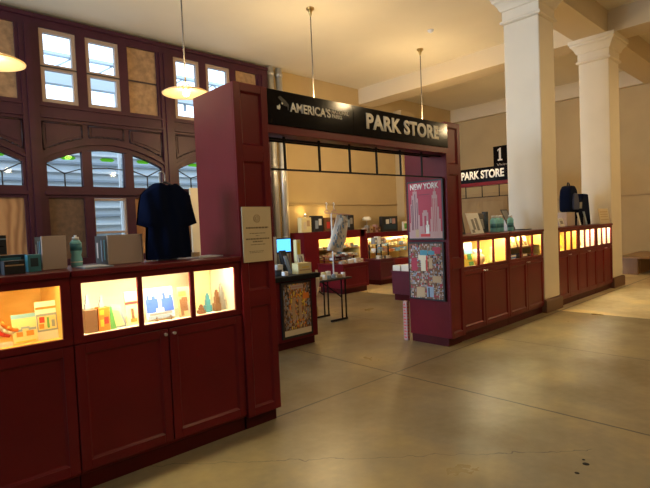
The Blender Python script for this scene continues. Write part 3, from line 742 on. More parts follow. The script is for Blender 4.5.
# dark boxes at the left edge
boxy('tin_box', 'dark teal tin with gold lid band at the left edge, in front', 'box', .535, 3.15, ZT, .635, 3.25, ZT+.075, 'charcoal', deco=[(.05, .62, .95, .72, 'tan'), (.2, .8, .7, .9, 'teal_box')])
boxy('tin_box', 'dark blue box stack behind the front tin', 'box', .55, 3.42, ZT, .70, 3.52, ZT+.10, 'teal_box', deco=[(.1, .7, .8, .85, 'aqua_dark'), (.6, .1, .8, .6, 'bluegrey')])
boxy('tin_box', 'grey black box topmost at the left frame edge', 'box', .525, 3.42, ZT+.105, .60, 3.52, ZT+.22, 'charcoal', deco=[(0, .78, 1, .84, 'bluegrey'), (.3, .4, .8, .46, 'black')])
boxy('tin_box', 'blue patterned small box beside the tan-backed box', 'box', .668, 3.24, ZT, .735, 3.31, ZT+.10, 'aqua_dark', deco=[(.2, .3, .8, .8, 'teal_box')])
boxy('tin_box', 'flat dark tray under the left edge boxes', 'box', .40, 3.30, ZT, .53, 3.52, ZT+.10, 'teal_box')

# t-shirt on a stand
ts = thing('tshirt', 'navy short-sleeved t-shirt on a white hanger stand', 'shirt', (1.545, 3.27, ZT))
def shirt():
    # front outline, right half (x from centre, z)
    cx, y = 1.545, 3.27
    half = [(0.0, 1.826), (.035, 1.83), (.06, 1.846), (.15, 1.822), (.178, 1.77), (.215, 1.56), (.150, 1.545), (.142, 1.60), (.150, 1.45), (.158, 1.318)]
    pts = [(cx+a, b) for a, b in half]+[(cx-a, b) for a, b in reversed(half[1:])]
    bm = bmesh.new()
    import mathutils
    # grid fill: rows by z with extents for body and sleeves
    rows = []
    nz = 26; nx = 22
    def ext(z):
        if z > 1.77: return .178-(z-1.77)/(1.846-1.77)*.10
        if z > 1.552: return .178+(1.77-z)/(1.77-1.552)*.040
        return .150+(1.552-z)/(1.552-1.315)*.010
    for i in range(nz+1):
        z = 1.315+(1.842-1.315)*i/nz; e = ext(z); r = []
        for j in range(nx+1):
            u = -1+2*j/nx; x = u*e
            zz = z
            if i == nz and abs(x) < .05: zz = z-.018*(1-(x/.05)**2)
            body = .055*math.sqrt(max(0, 1-min(1, abs(x)/(.16 if z < 1.552 else e))**2*.98))
            fold = .006*math.sin(x*70+z*9)+.005*math.sin(x*33-z*14)
            r.append((x, body, fold, zz))
        rows.append(r)
    mb = MB()
    for sgn in (-1, 1):
        vs = [(cx+x, y+sgn*(b+.004)+fo, z) for r in rows for (x, b, fo, z) in r]
        W = nx+1
        fs = [(i*W+j, i*W+j+1, (i+1)*W+j+1, (i+1)*W+j) for i in range(nz) for j in range(nx)]
        mb.add(vs, fs, 'navy', True)
    # sleeve hems and side seams close the two sheets
    return mb
shirt().build('fabric', ts)
hg = MB(); cx = 1.545
hg.path([Vector((cx-.14, 3.27, 1.80)), Vector((cx, 3.27, 1.852)), Vector((cx+.14, 3.27, 1.80))], .006, 'charcoal')
arc = [Vector((cx, 3.27, 1.852)), Vector((cx, 3.27, 1.885))]+[Vector((cx-.022+.024*math.cos(t), 3.27, 1.90+.024*math.sin(t))) for t in [i*math.pi/6-.4 for i in range(7)]]
hg.path(arc, .0035, 'steel', 6); hg.build('hanger', ts)
st = thing('shirt_stand', 'thin white metal stand holding the navy t-shirt', 'stand', (1.545, 3.35, ZT))
s_ = MB(); s_.box(1.47, 3.29, ZT, 1.62, 3.41, ZT+.01, 'white'); s_.build('base', st)
s_ = MB().path([Vector((1.545, 3.35, ZT+.01)), Vector((1.545, 3.35, 1.92))], .006, 'steel'); s_.path([Vector((1.545, 3.35, 1.92)), Vector((1.535, 3.30, 1.932)), Vector((1.523, 3.27, 1.928))], .005, 'steel'); s_.build('pole', st)
tag(MB().box(1.74, 3.20, ZT, 1.94, 3.40, ZT+.008, 'white').box(1.75, 3.3, ZT+.008, 1.80, 3.36, ZT+.04, 'tan').build('price_tray'), 'small white tray with tan block right of the shirt', 'tray')

# ------------------------------------------------------------------ things on the right counters
easel_print('large white brochure with dark silhouettes on the right counter', 5.90, 6.22, 3.42, ZT, 1.585, 'white', [(.25, .2, .45, .7, 'grey'), (.55, .15, .75, .75, 'grey'), (.1, .05, .3, .2, 'grey')], lean=.09, cat='brochure')
easel_print('dark framed photograph behind the large white brochure', 5.68, 5.84, 3.48, ZT, 1.60, 'charcoal', [(.1, .1, .8, .6, 'brown'), (.2, .6, .5, .9, 'white')], lean=.05, cat='picture')
easel_print('black and white small card stand right of the white brochure', 6.26, 6.46, 3.50, ZT, 1.58, 'charcoal', [(.2, .2, .7, .7, 'grey')], lean=.05, cat='card')
def bottle(x, y, label, group=None):
    t = thing('water_bottle', label, 'bottle', (x, y, ZT), group=group)
    MB().lathe((x, y, ZT), [(.042, 0), (.045, .01), (.045, .17), (.028, .2)], 'aqua', 16).build('body', t)
    MB().lathe((x, y, ZT+.06), [(.0455, 0), (.0455, .06)], 'aqua_dark', 16).build('label', t)
    MB().lathe((x, y, ZT+.201), [(.026, 0), (.026, .035), (.01, .038)], 'white', 12).build('cap', t)
for i, (x, y) in enumerate(((6.56, 3.46), (6.67, 3.46), (6.78, 3.46))):
    bottle(x, y, ['leftmost of the three clustered aqua bottles on the right counter', 'middle of the three clustered aqua bottles', 'rightmost of the three clustered aqua bottles'][i])
bottle(7.00, 3.42, 'lone aqua bottle next to the leaning grey picture')
easel_print('grey photo card leaning steeply behind the lone aqua bottle', 7.06, 7.26, 3.46, ZT, 1.63, 'charcoal', [(.1, .5, .9, .95, 'grey'), (.2, .1, .8, .4, 'bluegrey')], lean=.14, cat='card')
boxy('phone_case', 'small black box on the right counter behind the bottles', 'box', 6.60, 3.6, ZT, 6.68, 3.66, ZT+.30, 'charcoal')
# flat trays at counter right
tag(MB().box(7.33, 3.35, ZT, 7.56, 3.6, ZT+.012, 'charcoal').build('counter_mat'), 'flat dark mat at the right end of the counter', 'mat')
# backpack hung on a stand
def backpack():
    t = thing('backpack', 'navy blue backpack propped high on the far counter', 'bag', (9.55, 3.55, 1.56))
    cx, y = 9.62, 3.55
    prof = [(-.20, 1.56), (-.22, 1.62), (-.21, 1.85), (-.17, 1.98), (-.08, 2.05), (.08, 2.05), (.17, 1.97), (.21, 1.84), (.22, 1.62), (.20, 1.56)]
    MB().prism([(cx+a, b) for a, b in prof], y-.10, y+.10, 'navy').build('body', t, bevel=.04, seg=3)
    MB().prism([(cx+a*.62, 1.60+(b-1.56)*.62) for a, b in prof], y-.14, y-.10, 'navy_light').build('front_pocket', t, bevel=.015, seg=2)
    MB().path([Vector((cx-.05, y, 2.05)), Vector((cx-.04, y, 2.10)), Vector((cx+.04, y, 2.10)), Vector((cx+.05, y, 2.05))], .012, 'charcoal').build('handle', t)
backpack()
bs = thing('bag_stand', 'brown display block under the navy backpack', 'stand', (9.5, 3.55, ZT))
MB().box(9.33, 3.48, ZT, 9.72, 3.66, 1.555, 'kraft').build('block', bs, bevel=.005)
tb = thing('tote_bag', 'black tote bag with tall peak standing right of the backpack', 'bag', (10.25, 3.55, ZT))
MB().prism([(9.92, ZT), (10.56, ZT), (10.50, 1.62), (10.44, 1.90), (10.20, 1.91), (10.14, 1.80), (9.94, 1.76), (9.90, 1.5)], 3.48, 3.62, 'navy').build('body', tb, bevel=.02, seg=2)
MB().prism([(9.94, 1.62), (10.06, 1.62), (10.08, 1.74), (9.95, 1.74)], 3.472, 3.48, 'grey').build('patch', tb)
easel_print('white booklet leaning left before the tote bag', 9.72, 9.80, 3.40, ZT, 1.54, 'paper', [], lean=.05, cat='book')
easel_print('grey booklet leaning before the black tote bag', 9.98, 10.07, 3.38, ZT, 1.56, 'bluegrey', [], lean=.05, cat='book')
easel_print('small white cards near the column on the far counter', 8.95, 9.15, 3.45, ZT, 1.45, 'paper', [(.2, .3, .8, .7, 'grey')], cat='card')
easel_print('clear framed text notice at the right end of the far counter', 10.28, 10.84, 3.22, ZT, 1.60, 'paper_cream', [(.12, .75, .88, .82, 'tan'), (.12, .6, .88, .66, 'tan'), (.12, .45, .88, .5, 'tan'), (.12, .25, .88, .3, 'tan')], cat='notice')

# ------------------------------------------------------------------ pendants
def pendant(x, y, zs, label, first=None):
    if first is not None: return copy_tree(first, (x, y, zs), label=label)
    t = thing('pendant_lamp', label, 'lamp', (x, y, zs))
    o = (x, y, zs)
    MB().lathe((x, y, 5.5), [(.005, -.17), (.012, -.16), (.02, -.13), (.035, -.075), (.05, -.05), (.07, -.035), (.075, -.02), (.075, -.002)], 'brass', 20).build('ceiling_canopy', t)
    MB().tube((x, y, zs+.12), (x, y, 5.34), .011, 'rod', n=10).build('rod', t)
    MB().lathe((x, y, zs), [(.34, -.035), (.345, -.025), (.30, 0), (.2, .03), (.09, .055), (.05, .062), (.05, .055), (.2, .02), (.3, -.01), (.335, -.035), (.34, -.035)], 'shade_glass', 40, close=False).build('shade', t)
    MB().lathe((x, y, zs+.05), [(.055, 0), (.06, .03), (.03, .06), (.012, .09)], 'brass', 16).build('cap', t)
    MB().lathe((x, y, zs-.075), [(0, 0), (.03, .01), (.045, .04), (.035, .08), (.02, .11)], 'bulb', 14).build('bulb', t)
    return t
pd = pendant(3.57, 6.7, 3.575, 'glowing dish pendant lamp in front of the upper windows')
L4 = [(1.15, 6.7, 3.565, 'dish pendant lamp cut by the left edge of the picture'),
      (6.16, 6.72, 3.575, 'pendant lamp whose rod drops behind the left half of the store sign'),
      (9.59, 6.75, 3.575, 'pendant lamp whose rod drops behind the right half of the store sign')]
for x, y, z, l in L4: pendant(x, y, z, l, pd)
def lamp_light(x, y, z, p, r=.1, col=(1, .70, .36)):
    l = D.lights.new('lamp', 'POINT'); l.energy = p; l.color = col; l.shadow_soft_size = r
    o = D.objects.new('lamp_light', l); o.location = (x, y, z); COL.objects.link(o); return o
def area(loc, rot, sx, sy, p, col, name='daylight'):
    l = D.lights.new(name, 'AREA'); l.shape = 'RECTANGLE'; l.size = sx; l.size_y = sy; l.energy = p; l.color = col
    o = D.objects.new(name, l); o.location = loc; o.rotation_euler = rot; COL.objects.link(o); return o
WARM = (1, .72, .38)
for x, y in ((3.57, 6.7), (1.15, 6.7)): lamp_light(x, y, 3.78, 38, .12, WARM); lamp_light(x, y, 3.40, 12, .08, WARM)
for x, y in ((6.16, 6.72), (9.59, 6.75)): lamp_light(x, y, 3.78, 110, .12, WARM); lamp_light(x, y, 3.40, 50, .08, WARM)
# the hall's own row of pendants on the visitor side (behind and above the camera)
hall = [(3.6, -.15), (7.1, -.15), (11.4, -.15), (13.5, -.15), (13.6, 6.8)]
hl = ['hall pendant lamp nearest the camera', 'hall pendant lamp, second along', 'hall pendant lamp, third along', 'hall pendant lamp towards the right wall', 'unseen fill light beyond the ceiling beam']
for (x, y), l in zip(hall, hl):
    if (x, y) != (13.6, 6.8): pendant(x, y, 3.93, l, pd)
    else: continue  # last spot has no pendant, only an unseen point light filling the far bay
for (x, y), p in zip(hall, (85, 95, 90, 110, 8)): lamp_light(x, y, 3.84 if p != 8 else 4.2, p, .09, WARM)

# ------------------------------------------------------------------ store interior
# cash counter with poster
kc = thing('cash_counter', 'red counter with black top and framed poster just inside the entrance', 'counter', (3.55, 4.95, 0))
MB().box(2.9, 4.66, .1, 4.17, 5.3, .844, 'maroon').build('body', kc, bevel=.003)
MB().box(2.92, 4.70, 0, 4.14, 5.26, .1, 'maroon_dark').build('plinth', kc)
MB().box(2.86, 4.60, .845, 4.20, 5.34, .905, 'black').build('worktop', kc, bevel=.004)
fp = thing('framed_poster', 'black framed yellow and grey animal poster on the cash counter front', 'poster', (3.82, 4.64, .14))
MB().box(3.58, 4.634, .14, 4.065, 4.659, .828, 'black_frame').build('frame', fp)
p = MB(); R_ = random.Random(11)
def q(u0, v0, u1, v1, k, d=1): p.box(3.61+.425*u0, 4.633-.0004*d, .17+.63*v0, 3.61+.425*min(u1, 1), 4.6338, .17+.63*min(v1, 1), k)
q(0, 0, 1, 1, 'brown', 0)
for i in range(20):
    for j in range(27):
        c_ = abs(i/20-.5)
        ks = ['tan', 'orange', 'brown', 'yellow', 'kraft'] if c_ < .32 else ['grey', 'bluegrey', 'brown', 'charcoal', 'tan']
        q(i/20+R_.uniform(0, .02), .12+j/31, i/20+R_.uniform(.02, .06), .12+j/31+R_.uniform(.03, .06), R_.choice(ks), 1+R_.random())
q(0, 0, 1, .11, 'cream', 3); q(.28, .9, .74, .98, 'kraft', 3); q(.30, .925, .72, .955, 'pinkpale', 4); q(.72, .68, .95, .8, 'orange', 4); q(.3, .3, .42, .7, 'tan', 4); q(.55, .3, .66, .72, 'tan', 4)
p.build('print', fp)
tagm = MB().prism([(4.215, .60), (4.25, .66), (4.27, .78), (4.24, .93), (4.22, .93), (4.205, .78)], 4.70, 4.72, 'paper'); tag(tagm.build('paper_fan'), 'upper pale paper streamer hanging at the cash counter corner', 'streamer')
tagm = MB().prism([(4.175, .30), (4.23, .34), (4.22, .44), (4.18, .50)], 4.70, 4.72, 'tan'); tag(tagm.build('paper_fan'), 'lower pale paper streamer at the cash counter corner', 'streamer')
ZK = .906
mo = thing('monitor', 'monitor with bright blue screen on the cash counter', 'monitor', (4.05, 5.2, ZK))
MB().box(3.93, 5.16, 1.15, 4.20, 5.20, 1.36, 'charcoal').build('casing', mo, bevel=.005)
MB().box(3.95, 5.155, 1.172, 4.18, 5.159, 1.342, 'screen').build('screen', mo)
MB().box(4.03, 5.17, ZK+.016, 4.08, 5.19, 1.149, 'charcoal').box(3.97, 5.1, ZK, 4.13, 5.25, ZK+.015, 'charcoal').build('stand', mo)
boxy('paper_sheet_holder', 'white sheet holder beside the blue screen', 'holder', 3.70, 5.10, ZK, 3.90, 5.13, 1.38, 'paper')
cr = thing('card_reader', 'black card reader leaning on the cash counter', 'card reader', (3.92, 4.95, ZK))
MB().prism([(4.89, ZK), (5.00, ZK), (5.06, 1.19), (5.02, 1.20)], 3.89, 3.98, 'charcoal', axis='x').build('body', cr)
MB().prism([(4.87, ZK), (4.885, ZK), (4.99, 1.12), (4.98, 1.13)], 3.91, 3.96, 'bluegrey', axis='x').build('keypad', cr)
boxy('paper_block', 'small white paper block at the front edge of the cash counter', 'paper', 3.68, 4.68, ZK, 3.74, 4.74, .955, 'white')
boxy('slim_box', 'tall slim pale yellow box on the cash counter', 'box', 4.07, 4.90, ZK, 4.14, 4.96, 1.33, 'paleyellow', deco=[(.2, .1, .8, .9, 'yellow')])
boxy('leaflet_box', 'wide pale yellow leaflet box at the cash counter front', 'box', 3.90, 4.68, ZK, 4.12, 4.80, 1.04, 'paleyellow', deco=[(.1, .3, .9, .4, 'tan'), (.3, .55, .8, .65, 'yellow')])
easel_print('white and blue booklet leaning on the cash counter right end', 4.04, 4.14, 4.81, ZK, 1.14, 'paper', [(.1, .2, .35, .8, 'bluegrey'), (.5, .1, .7, .9, 'grey')], lean=.04, cat='book')
for i, (x, y, h, k) in enumerate(((3.50, 4.88, .13, 'bluegrey'), (3.62, 4.76, .07, 'charcoal'), (3.76, 4.92, .12, 'white'), (3.66, 5.0, .2, 'navy_light'))):
    boxy('desk_item', ['blue grey box left on the cash counter', 'low black box on the cash counter', 'small white block on the cash counter front', 'dark blue upright box behind on the cash counter'][i], 'box', x, y, ZK, x+.09, y+.09, ZK+h, k)

# folding table
ft = thing('folding_table', 'dark folding table with black metal legs inside the entrance', 'table', (5.1, 5.65, 0))
MB().box(4.50, 5.35, .65, 5.56, 5.95, .675, 'charcoal').build('tabletop', ft, bevel=.004)
for y in (5.45, 5.86):
    for x in (5.41, 5.50): MB().tube((x, y, .03), (x, y, .65), .013, 'black').build('leg', ft)
    MB().tube((5.16, y, .016), (5.52, y, .016), .015, 'black').build('foot_bar', ft)
    MB().tube((5.41, y, .36), (4.98, y, .65), .010, 'black').build('brace', ft)
for y in (5.45, 5.86): MB().tube((4.60, y, 0), (4.60, y, .65), .013, 'black').build('leg', ft)
R_ = random.Random(5)
# goods on the folding table
cols = ['paper', 'cream', 'bluegrey', 'tan', 'charcoal', 'paleyellow', 'white', 'kraft']
for i in range(24):
    x = 4.5+R_.random()*.85; y = 5.05+R_.random()*.40; s_ = R_.uniform(.02, .05)
    x = 4.72+(i % 8)*.10; y = 5.40+(i//8)*.18
    boxy('small_gift_box', 'small assorted souvenir box on the dark folding table', 'box', x, y, .676, x+s_*1.6, y+.06, .676+R_.uniform(.02, .08), R_.choice(cols), group='small souvenirs on the folding table')
# garment stand on the table
gs = thing('garment_stand', 'thin stand with white hangers on the folding table', 'stand', (5.40, 5.60, .676))
MB().lathe((5.40, 5.60, .676), [(.09, 0), (.09, .012), (.015, .02)], 'white', 20).build('base', gs)
MB().tube((5.40, 5.60, .69), (5.40, 5.60, 1.70), .012, 'white').tube((5.26, 5.60, 1.70), (5.84, 5.60, 1.66), .009, 'pinkpale').build('pole', gs)
for X0 in (5.31, 5.47):
    h = MB()
    h.path([Vector((X0-.06, 5.60, 1.715)), Vector((X0, 5.60, 1.75)), Vector((X0+.06, 5.60, 1.715))], .008, 'pinkpale')
    h.path([Vector((X0, 5.60, 1.75)), Vector((X0-.012, 5.60, 1.80)), Vector((X0+.01, 5.60, 1.84)), Vector((X0-.01, 5.60, 1.865)), Vector((X0-.02, 5.60, 1.84))], .007, 'white', 6); h.build('hanger', gs)
sc = thing('printed_scarf', 'white scarf with blue print hanging diagonally from the stand', 'scarf', (5.55, 5.57, 1.08))
mb = MB(); n = 14; vs = []; W = 9
def scx(t_, u): return 5.49+.25*u-.25*t_**1.3+.07*u*t_
for i in range(n+1):
    t_ = i/n
    for j in range(W):
        u = j/(W-1); vs.append((scx(t_, u), 5.565+.02*math.sin(u*9+t_*3), 1.67-.56*t_-.05*u))
mb.add(vs, [(i*W+j, i*W+j+1, (i+1)*W+j+1, (i+1)*W+j) for i in range(n) for j in range(W-1)], 'paper', True)
so = mb.build('cloth', sc); sm_ = so.modifiers.new('solid', 'SOLIDIFY'); sm_.thickness = .006
mb = MB()
for i in range(40):
    t_ = R_.uniform(.05, .93); u = R_.uniform(.1, .85); x = scx(t_, u); z = 1.67-.56*t_-.05*u
    mb.box(x, 5.532, z, x+R_.uniform(.01, .03), 5.536, z+R_.uniform(.02, .06), R_.choice(['skyblue', 'bluegrey', 'bluegrey', 'grey']))
mb.build('print', sc)

# low islands
def island(label, x0, y0, x1, y1, h, k='maroon'):
    t = thing('display_island', label, 'display unit', ((x0+x1)/2, (y0+y1)/2, 0))
    MB().box(x0+.03, y0+.03, 0, x1-.03, y1-.03, .12, 'maroon_dark').build('plinth', t)
    b = MB().box(x0, y0, .12, x1, y1, h, k); panel(b, x0, .12, x1, h, y0-.02, k)
    b.build('body', t, bevel=.004)
    MB().box(x0-.02, y0-.03, h+.001, x1+.02, y1+.02, h+.03, k).build('top', t, bevel=.004)
    return t
island('low red display island behind the folding table', 7.38, 7.38, 8.20, 8.15, .62)
island('low red display island, bluish daylight in its colour, at the back of the store', 8.98, 7.70, 9.55, 8.15, .60, 'purple_red')  # this island and the next carry bluish daylight in their red
island('low red display island, bluish daylight in its colour, beside the poster tower', 7.38, 5.60, 8.3, 6.03, .54, 'purple_red')
def goods(x0, x1, y0, y1, z, n, hmin, hmax, group, label, seed, ks, parent=None):
    R2 = random.Random(seed); w = (x1-x0)/n
    for i in range(n):
        h = R2.uniform(hmin, hmax); ww = w*R2.uniform(.6, .92)
        boxy('souvenir_box', label, 'souvenir', x0+i*w, y0+R2.uniform(0, .03), z, x0+i*w+ww, min(y1, y0+.03+w), z+h, R2.choice(ks), group=group, deco=[(.15, .3, .85, .6, R2.choice(ks))])
KS = ['paper', 'tan', 'tan', 'skyblue', 'white', 'kraft', 'charcoal', 'paleyellow', 'pinkpale', 'bluegrey', 'brown']
goods(7.42, 8.12, 7.40, 7.6, .652, 7, .05, .10, 'goods on the red island', 'small souvenir packet on the low red island', 1, ['paper', 'tan', 'grey', 'kraft', 'white'])
goods(9.0, 9.5, 7.72, 7.9, .632, 7, .04, .09, 'goods on the purple island', 'small souvenir packet on the daylight-tinted red island', 2, ['paper', 'tan', 'bluegrey', 'white', 'charcoal'])
for y_, h_ in ((5.63, .12), (5.84, .10)):
    for z_ in (0, 1): boxy('souvenir_box', 'pale cream box stacked on the island beside the poster tower', 'souvenir', 7.40, y_, .571+z_*(h_/2+.002), 7.60, y_+.18, .571+z_*(h_/2+.002)+h_/2, 'paper', group='pale boxes on the near purple island')
# tiered table-top shelves on the islands
def tier(label, x0, x1, y0, y1, z0, zs, k='black'):
    t = thing('tier_stand', label, 'shelf', ((x0+x1)/2, (y0+y1)/2, z0))
    for x in (x0, x1):
        for y in (y0, y1): MB().box(x-.012, y-.012, z0, x+.012, y+.012, zs[-1], k).build('upright', t)
    for z in zs: MB().box(x0-.05, y0-.05, z, x1+.05, y1+.05, z+.012, 'glass' if k != 'maroon' else 'maroon').build('shelf', t)
tier('glass tier stand on the daylight-tinted red back island', 9.05, 9.5, 7.85, 8.08, .631, (.80, .98))
goods(9.05, 9.5, 7.87, 8.05, .813, 4, .06, .12, 'goods on the glass tiers', 'small souvenir packet on the glass tier stand', 4, ['skyblue', 'white', 'pinkpale', 'charcoal', 'bluegrey'])
goods(9.05, 9.5, 7.87, 8.05, .993, 4, .08, .2, 'goods on the glass tiers', 'small souvenir packet on the glass tier stand', 5, ['paper', 'white', 'pinkpale', 'charcoal', 'grey'])
tier('dark tier shelf on the red island', 7.48, 8.1, 7.72, 8.05, .651, (.71, .79), 'maroon')
goods(7.48, 8.08, 7.74, 7.9, .723, 6, .03, .06, 'goods on the dark tiers', 'small souvenir packet on the dark tier shelf of the red island', 6, KS)
goods(7.48, 8.08, 7.74, 7.9, .803, 6, .03, .08, 'goods on the dark tiers', 'small souvenir packet on the dark tier shelf of the red island', 7, KS)

# back wall shelving units
def wall_unit(label, x0, x1, y0, z1, shelves, led, lining, side=True, tr=.20):
    t = thing('wall_shelf_unit', label, 'shelf unit', ((x0+x1)/2, (y0+9.84)/2, 0))
    b = MB().box(x0, y0, 0, x0+(.50 if side else .05), 9.84, z1, 'maroon').box(x1-(.22 if side else .06), y0, 0, x1, 9.84, z1, 'maroon')
    xa = x0+(.50 if side else .05)
    b.box(xa, y0, 0, x1-.06, 9.84, .40, 'maroon').box(xa, y0, z1-.05, x1-.06, 9.84, z1, 'maroon').box(xa, y0, z1-tr, x1-.06, y0+.03, z1-.05, 'maroon').box(xa, 9.80, .40, x1-.06, 9.84, z1-.05, 'maroon')
    b.build('carcass', t, bevel=.003)
    MB().box(xa+.001, 9.78, .40, x1-(.22 if side else .06)-.001, 9.798, z1-.05, lining).build('back_panel', t)
    xr = x1-(.22 if side else .06)
    MB().box(xr-.014, y0+.035, .41, xr-.001, 9.779, z1-.06, lining).build('side_lining', t)
    MB().box(xa+.05, y0+.05, z1-.075, x1-.10, y0+.09, z1-.055, led).build('light_strip', t)
    for z in shelves: MB().box(xa, y0+.05, z, x1-.06, 9.78, z+.02, 'glass' if not side else 'tan').build('shelf', t)
    return t, xa
u1, xa1 = wall_unit('red wall shelf unit with solid left side and yellow lit shelves', 7.98, 10.30, 9.3, 1.345, (.62, .86), 'led', 'case_yellow')
goods(8.52, 10.05, 9.36, 9.6, .881, 9, .04, .12, 'goods on the yellow lit shelves', 'small souvenir on the yellow lit wall shelves', 8, KS)
goods(8.52, 10.05, 9.36, 9.6, .641, 9, .06, .13, 'goods on the yellow lit shelves', 'small souvenir on the yellow lit wall shelves', 9, KS)
u2, xa2 = wall_unit('red wall shelf unit with bright white lit shelves', 10.32, 12.45, 9.3, 1.24, (.62, .80, .97), 'led_w', 'case_yellow', False, .15)
goods(10.5, 12.3, 9.36, 9.6, .821, 10, .05, .12, 'goods on the white lit shelves', 'small souvenir on the white lit wall shelves', 10, ['yellow', 'paleyellow', 'paper', 'white', 'orange', 'skyblue'])
goods(10.5, 12.3, 9.36, 9.6, .641, 10, .05, .12, 'goods on the white lit shelves', 'small souvenir on the white lit wall shelves', 12, ['orange', 'paleyellow', 'pinkpale', 'white', 'skyblue', 'tan'])
goods(10.5, 12.3, 9.36, 9.6, .991, 7, .04, .08, 'goods on the white lit shelves', 'small souvenir on the white lit wall shelves', 13, ['yellow', 'paper', 'white', 'paleyellow'])
# on top of the units
top1 = [(8.05, 8.38, .38, 'paleyellow', 'pale cream box at the left top of the wall shelf unit'), (8.45, 8.80, .42, 'charcoal', 'dark framed picture with blue figures on the wall unit'),
        (8.85, 9.25, .36, 'brown', 'brown patterned box on top of the wall unit'), (9.65, 9.98, .42, 'charcoal', 'black and blue picture at the right top of the yellow lit unit')]
for i, (a, b_, h, k, l) in enumerate(top1):
    boxy('display_box', l, 'box', a, 9.45, 1.346, b_, 9.6, 1.346+h, k, deco=[(.2, .2, .5, .7, ['cream', 'bluegrey', 'red', 'bluegrey'][i]), (.55, .4, .85, .8, ['tan', 'white', 'tan', 'grey'][i])])
boxy('display_box', 'wide dark framed picture with pale figures on the white lit unit', 'picture', 11.25, 9.5, 1.242, 12.0, 9.6, 1.70, 'charcoal', deco=[(.1, .15, .9, .45, 'teal_box'), (.25, .5, .45, .8, 'paper'), (.5, .55, .62, .85, 'bluegrey'), (.65, .5, .85, .85, 'pinkpale')])
goods(10.45, 11.15, 9.45, 9.6, 1.242, 6, .14, .24, 'small goods on top of the white lit unit', 'small brown souvenir on top of the white lit unit', 14, ['tan', 'kraft', 'brown', 'grey', 'pinkpale'])
tl = thing('table_lamp', 'small white shaded lamp on top of the wall shelf units', 'lamp', (10.78, 9.66, 1.242))
MB().lathe((10.78, 9.68, 1.242), [(.05, 0), (.05, .02), (.012, .03), (.012, .40)], 'steel', 14).build('stem', tl)
MB().lathe((10.78, 9.68, 1.60), [(.13, 0), (.13, .06), (.08, .11)], 'white', 20).build('lamp_shade', tl)
sc_ = thing('spot_lamp', 'small clip spot lamp glowing against the yellow wall', 'lamp', (8.42, 9.7, 1.346))
MB().lathe((8.42, 9.72, 1.346), [(.04, 0), (.04, .02), (.01, .03), (.01, .44)], 'steel', 12).build('stem', sc_)
MB().lathe((8.42, 9.72, 1.745), [(.02, 0), (.045, .04), (.05, .07)], 'steel', 14, close=False).build('housing', sc_)
MB().lathe((8.42, 9.72, 1.78), [(.0, 0), (.03, .01), (.03, .03), (0, .045)], 'bulb', 12).build('bulb', sc_)
lamp_light(8.42, 9.70, 1.88, 3.0, .05, (1, .7, .25))
lamp_light(9.2, 9.70, 1.85, 4.0, .05, (1, .7, .25))
# far corner items near the pilaster
boxy('display_box', 'pale green card at the far right of the wall shelves', 'card', 12.15, 9.4, 1.242, 12.4, 9.45, 1.52, 'paper', deco=[(.2, .2, .8, .8, 'green')])

# ------------------------------------------------------------------ second gate at the side of the store
g2 = thing('header_beam', 'far red header beam below the second PARK STORE sign', 'beam', (10.95, 5.5, 2.30))
MB().box(10.88, 4.98, 2.30, 11.1, 7.2, 2.385, 'maroon').build('beam', g2, bevel=.003)
s2 = thing('store_sign', 'far black PARK STORE sign seen between the gate tower and the column', 'sign', (10.93, 5.75, 2.386))
MB().box(10.89, 4.98, 2.386, 10.96, 7.2, 2.735, 'black_sign').build('sign_panel', s2, bevel=.002)
text('PARK STORE', 1.12, .20, .004, 'letter', 'lettering', s2, (10.889-10.93, 6.56-5.75, 2.47-2.386), RXL, bold=.035)
g3 = thing('transom_grid', 'thin black grid below the second store sign', 'grille', (10.95, 5.75, 2.02))
MB().box(10.94, 4.98, 2.02, 10.955, 7.2, 2.034, 'black').build('rail', g3)
for y in (6.92, 6.48, 6.04, 5.60, 5.16): MB().box(10.94, y-.01, 2.034, 10.955, y+.01, 2.299, 'black').build('bar', g3)
for y0, y1, l in ((4.62, 4.97, 'far red gate tower hidden behind the nearer column'), (7.21, 7.6, 'far red gate tower hidden behind the poster tower')):
    t = thing('entrance_tower', l, 'tower', (11.05, (y0+y1)/2, 0))
    MB().box(10.88, y0, .1, 11.25, y1, 2.735, 'maroon').build('body', t, bevel=.004)
    MB().box(10.9, y0+.03, 0, 11.22, y1-.03, .1, 'maroon_dark').build('plinth', t)
# "1" sign on the end wall
n1 = thing('number_sign', 'dark square wall sign with a large pale numeral 1', 'sign', (15.9, 8.0, 3.22))
MB().box(15.93, 7.45, 3.22, 15.975, 8.33, 3.97, 'black_sign').build('panel', n1, bevel=.004)
MB().prism([(8.17, 3.47), (8.17, 3.51), (8.12, 3.53), (8.12, 3.83), (8.17, 3.80), (8.17, 3.84), (8.09, 3.90), (8.05, 3.90), (8.05, 3.53), (8.00, 3.51), (8.00, 3.47)], 15.922, 15.929, 'letter', axis='x').build('numeral', n1)
text('Visitor', .50, .11, .004, 'letter_dim', 'lettering', n1, (15.928-15.9, .13+.08, 3.27-3.22), RXL, bold=.0)
# paneled wood doorway on the end wall
dp = MB().box(15.90, 7.85, 0, 15.97, 9.8, 2.28, 'door_wood').box(15.86, 7.8, 2.28, 15.98, 9.85, 2.40, 'door_wood')
dpo = struct(dp, 'door_1', bevel=.01)
for y0, y1 in ((8.0, 8.75), (8.9, 9.65)):
    MB().box(15.885, y0, .2, 15.899, y1, 2.1, 'door_wood').build('door_panel', dpo, bevel=.02)
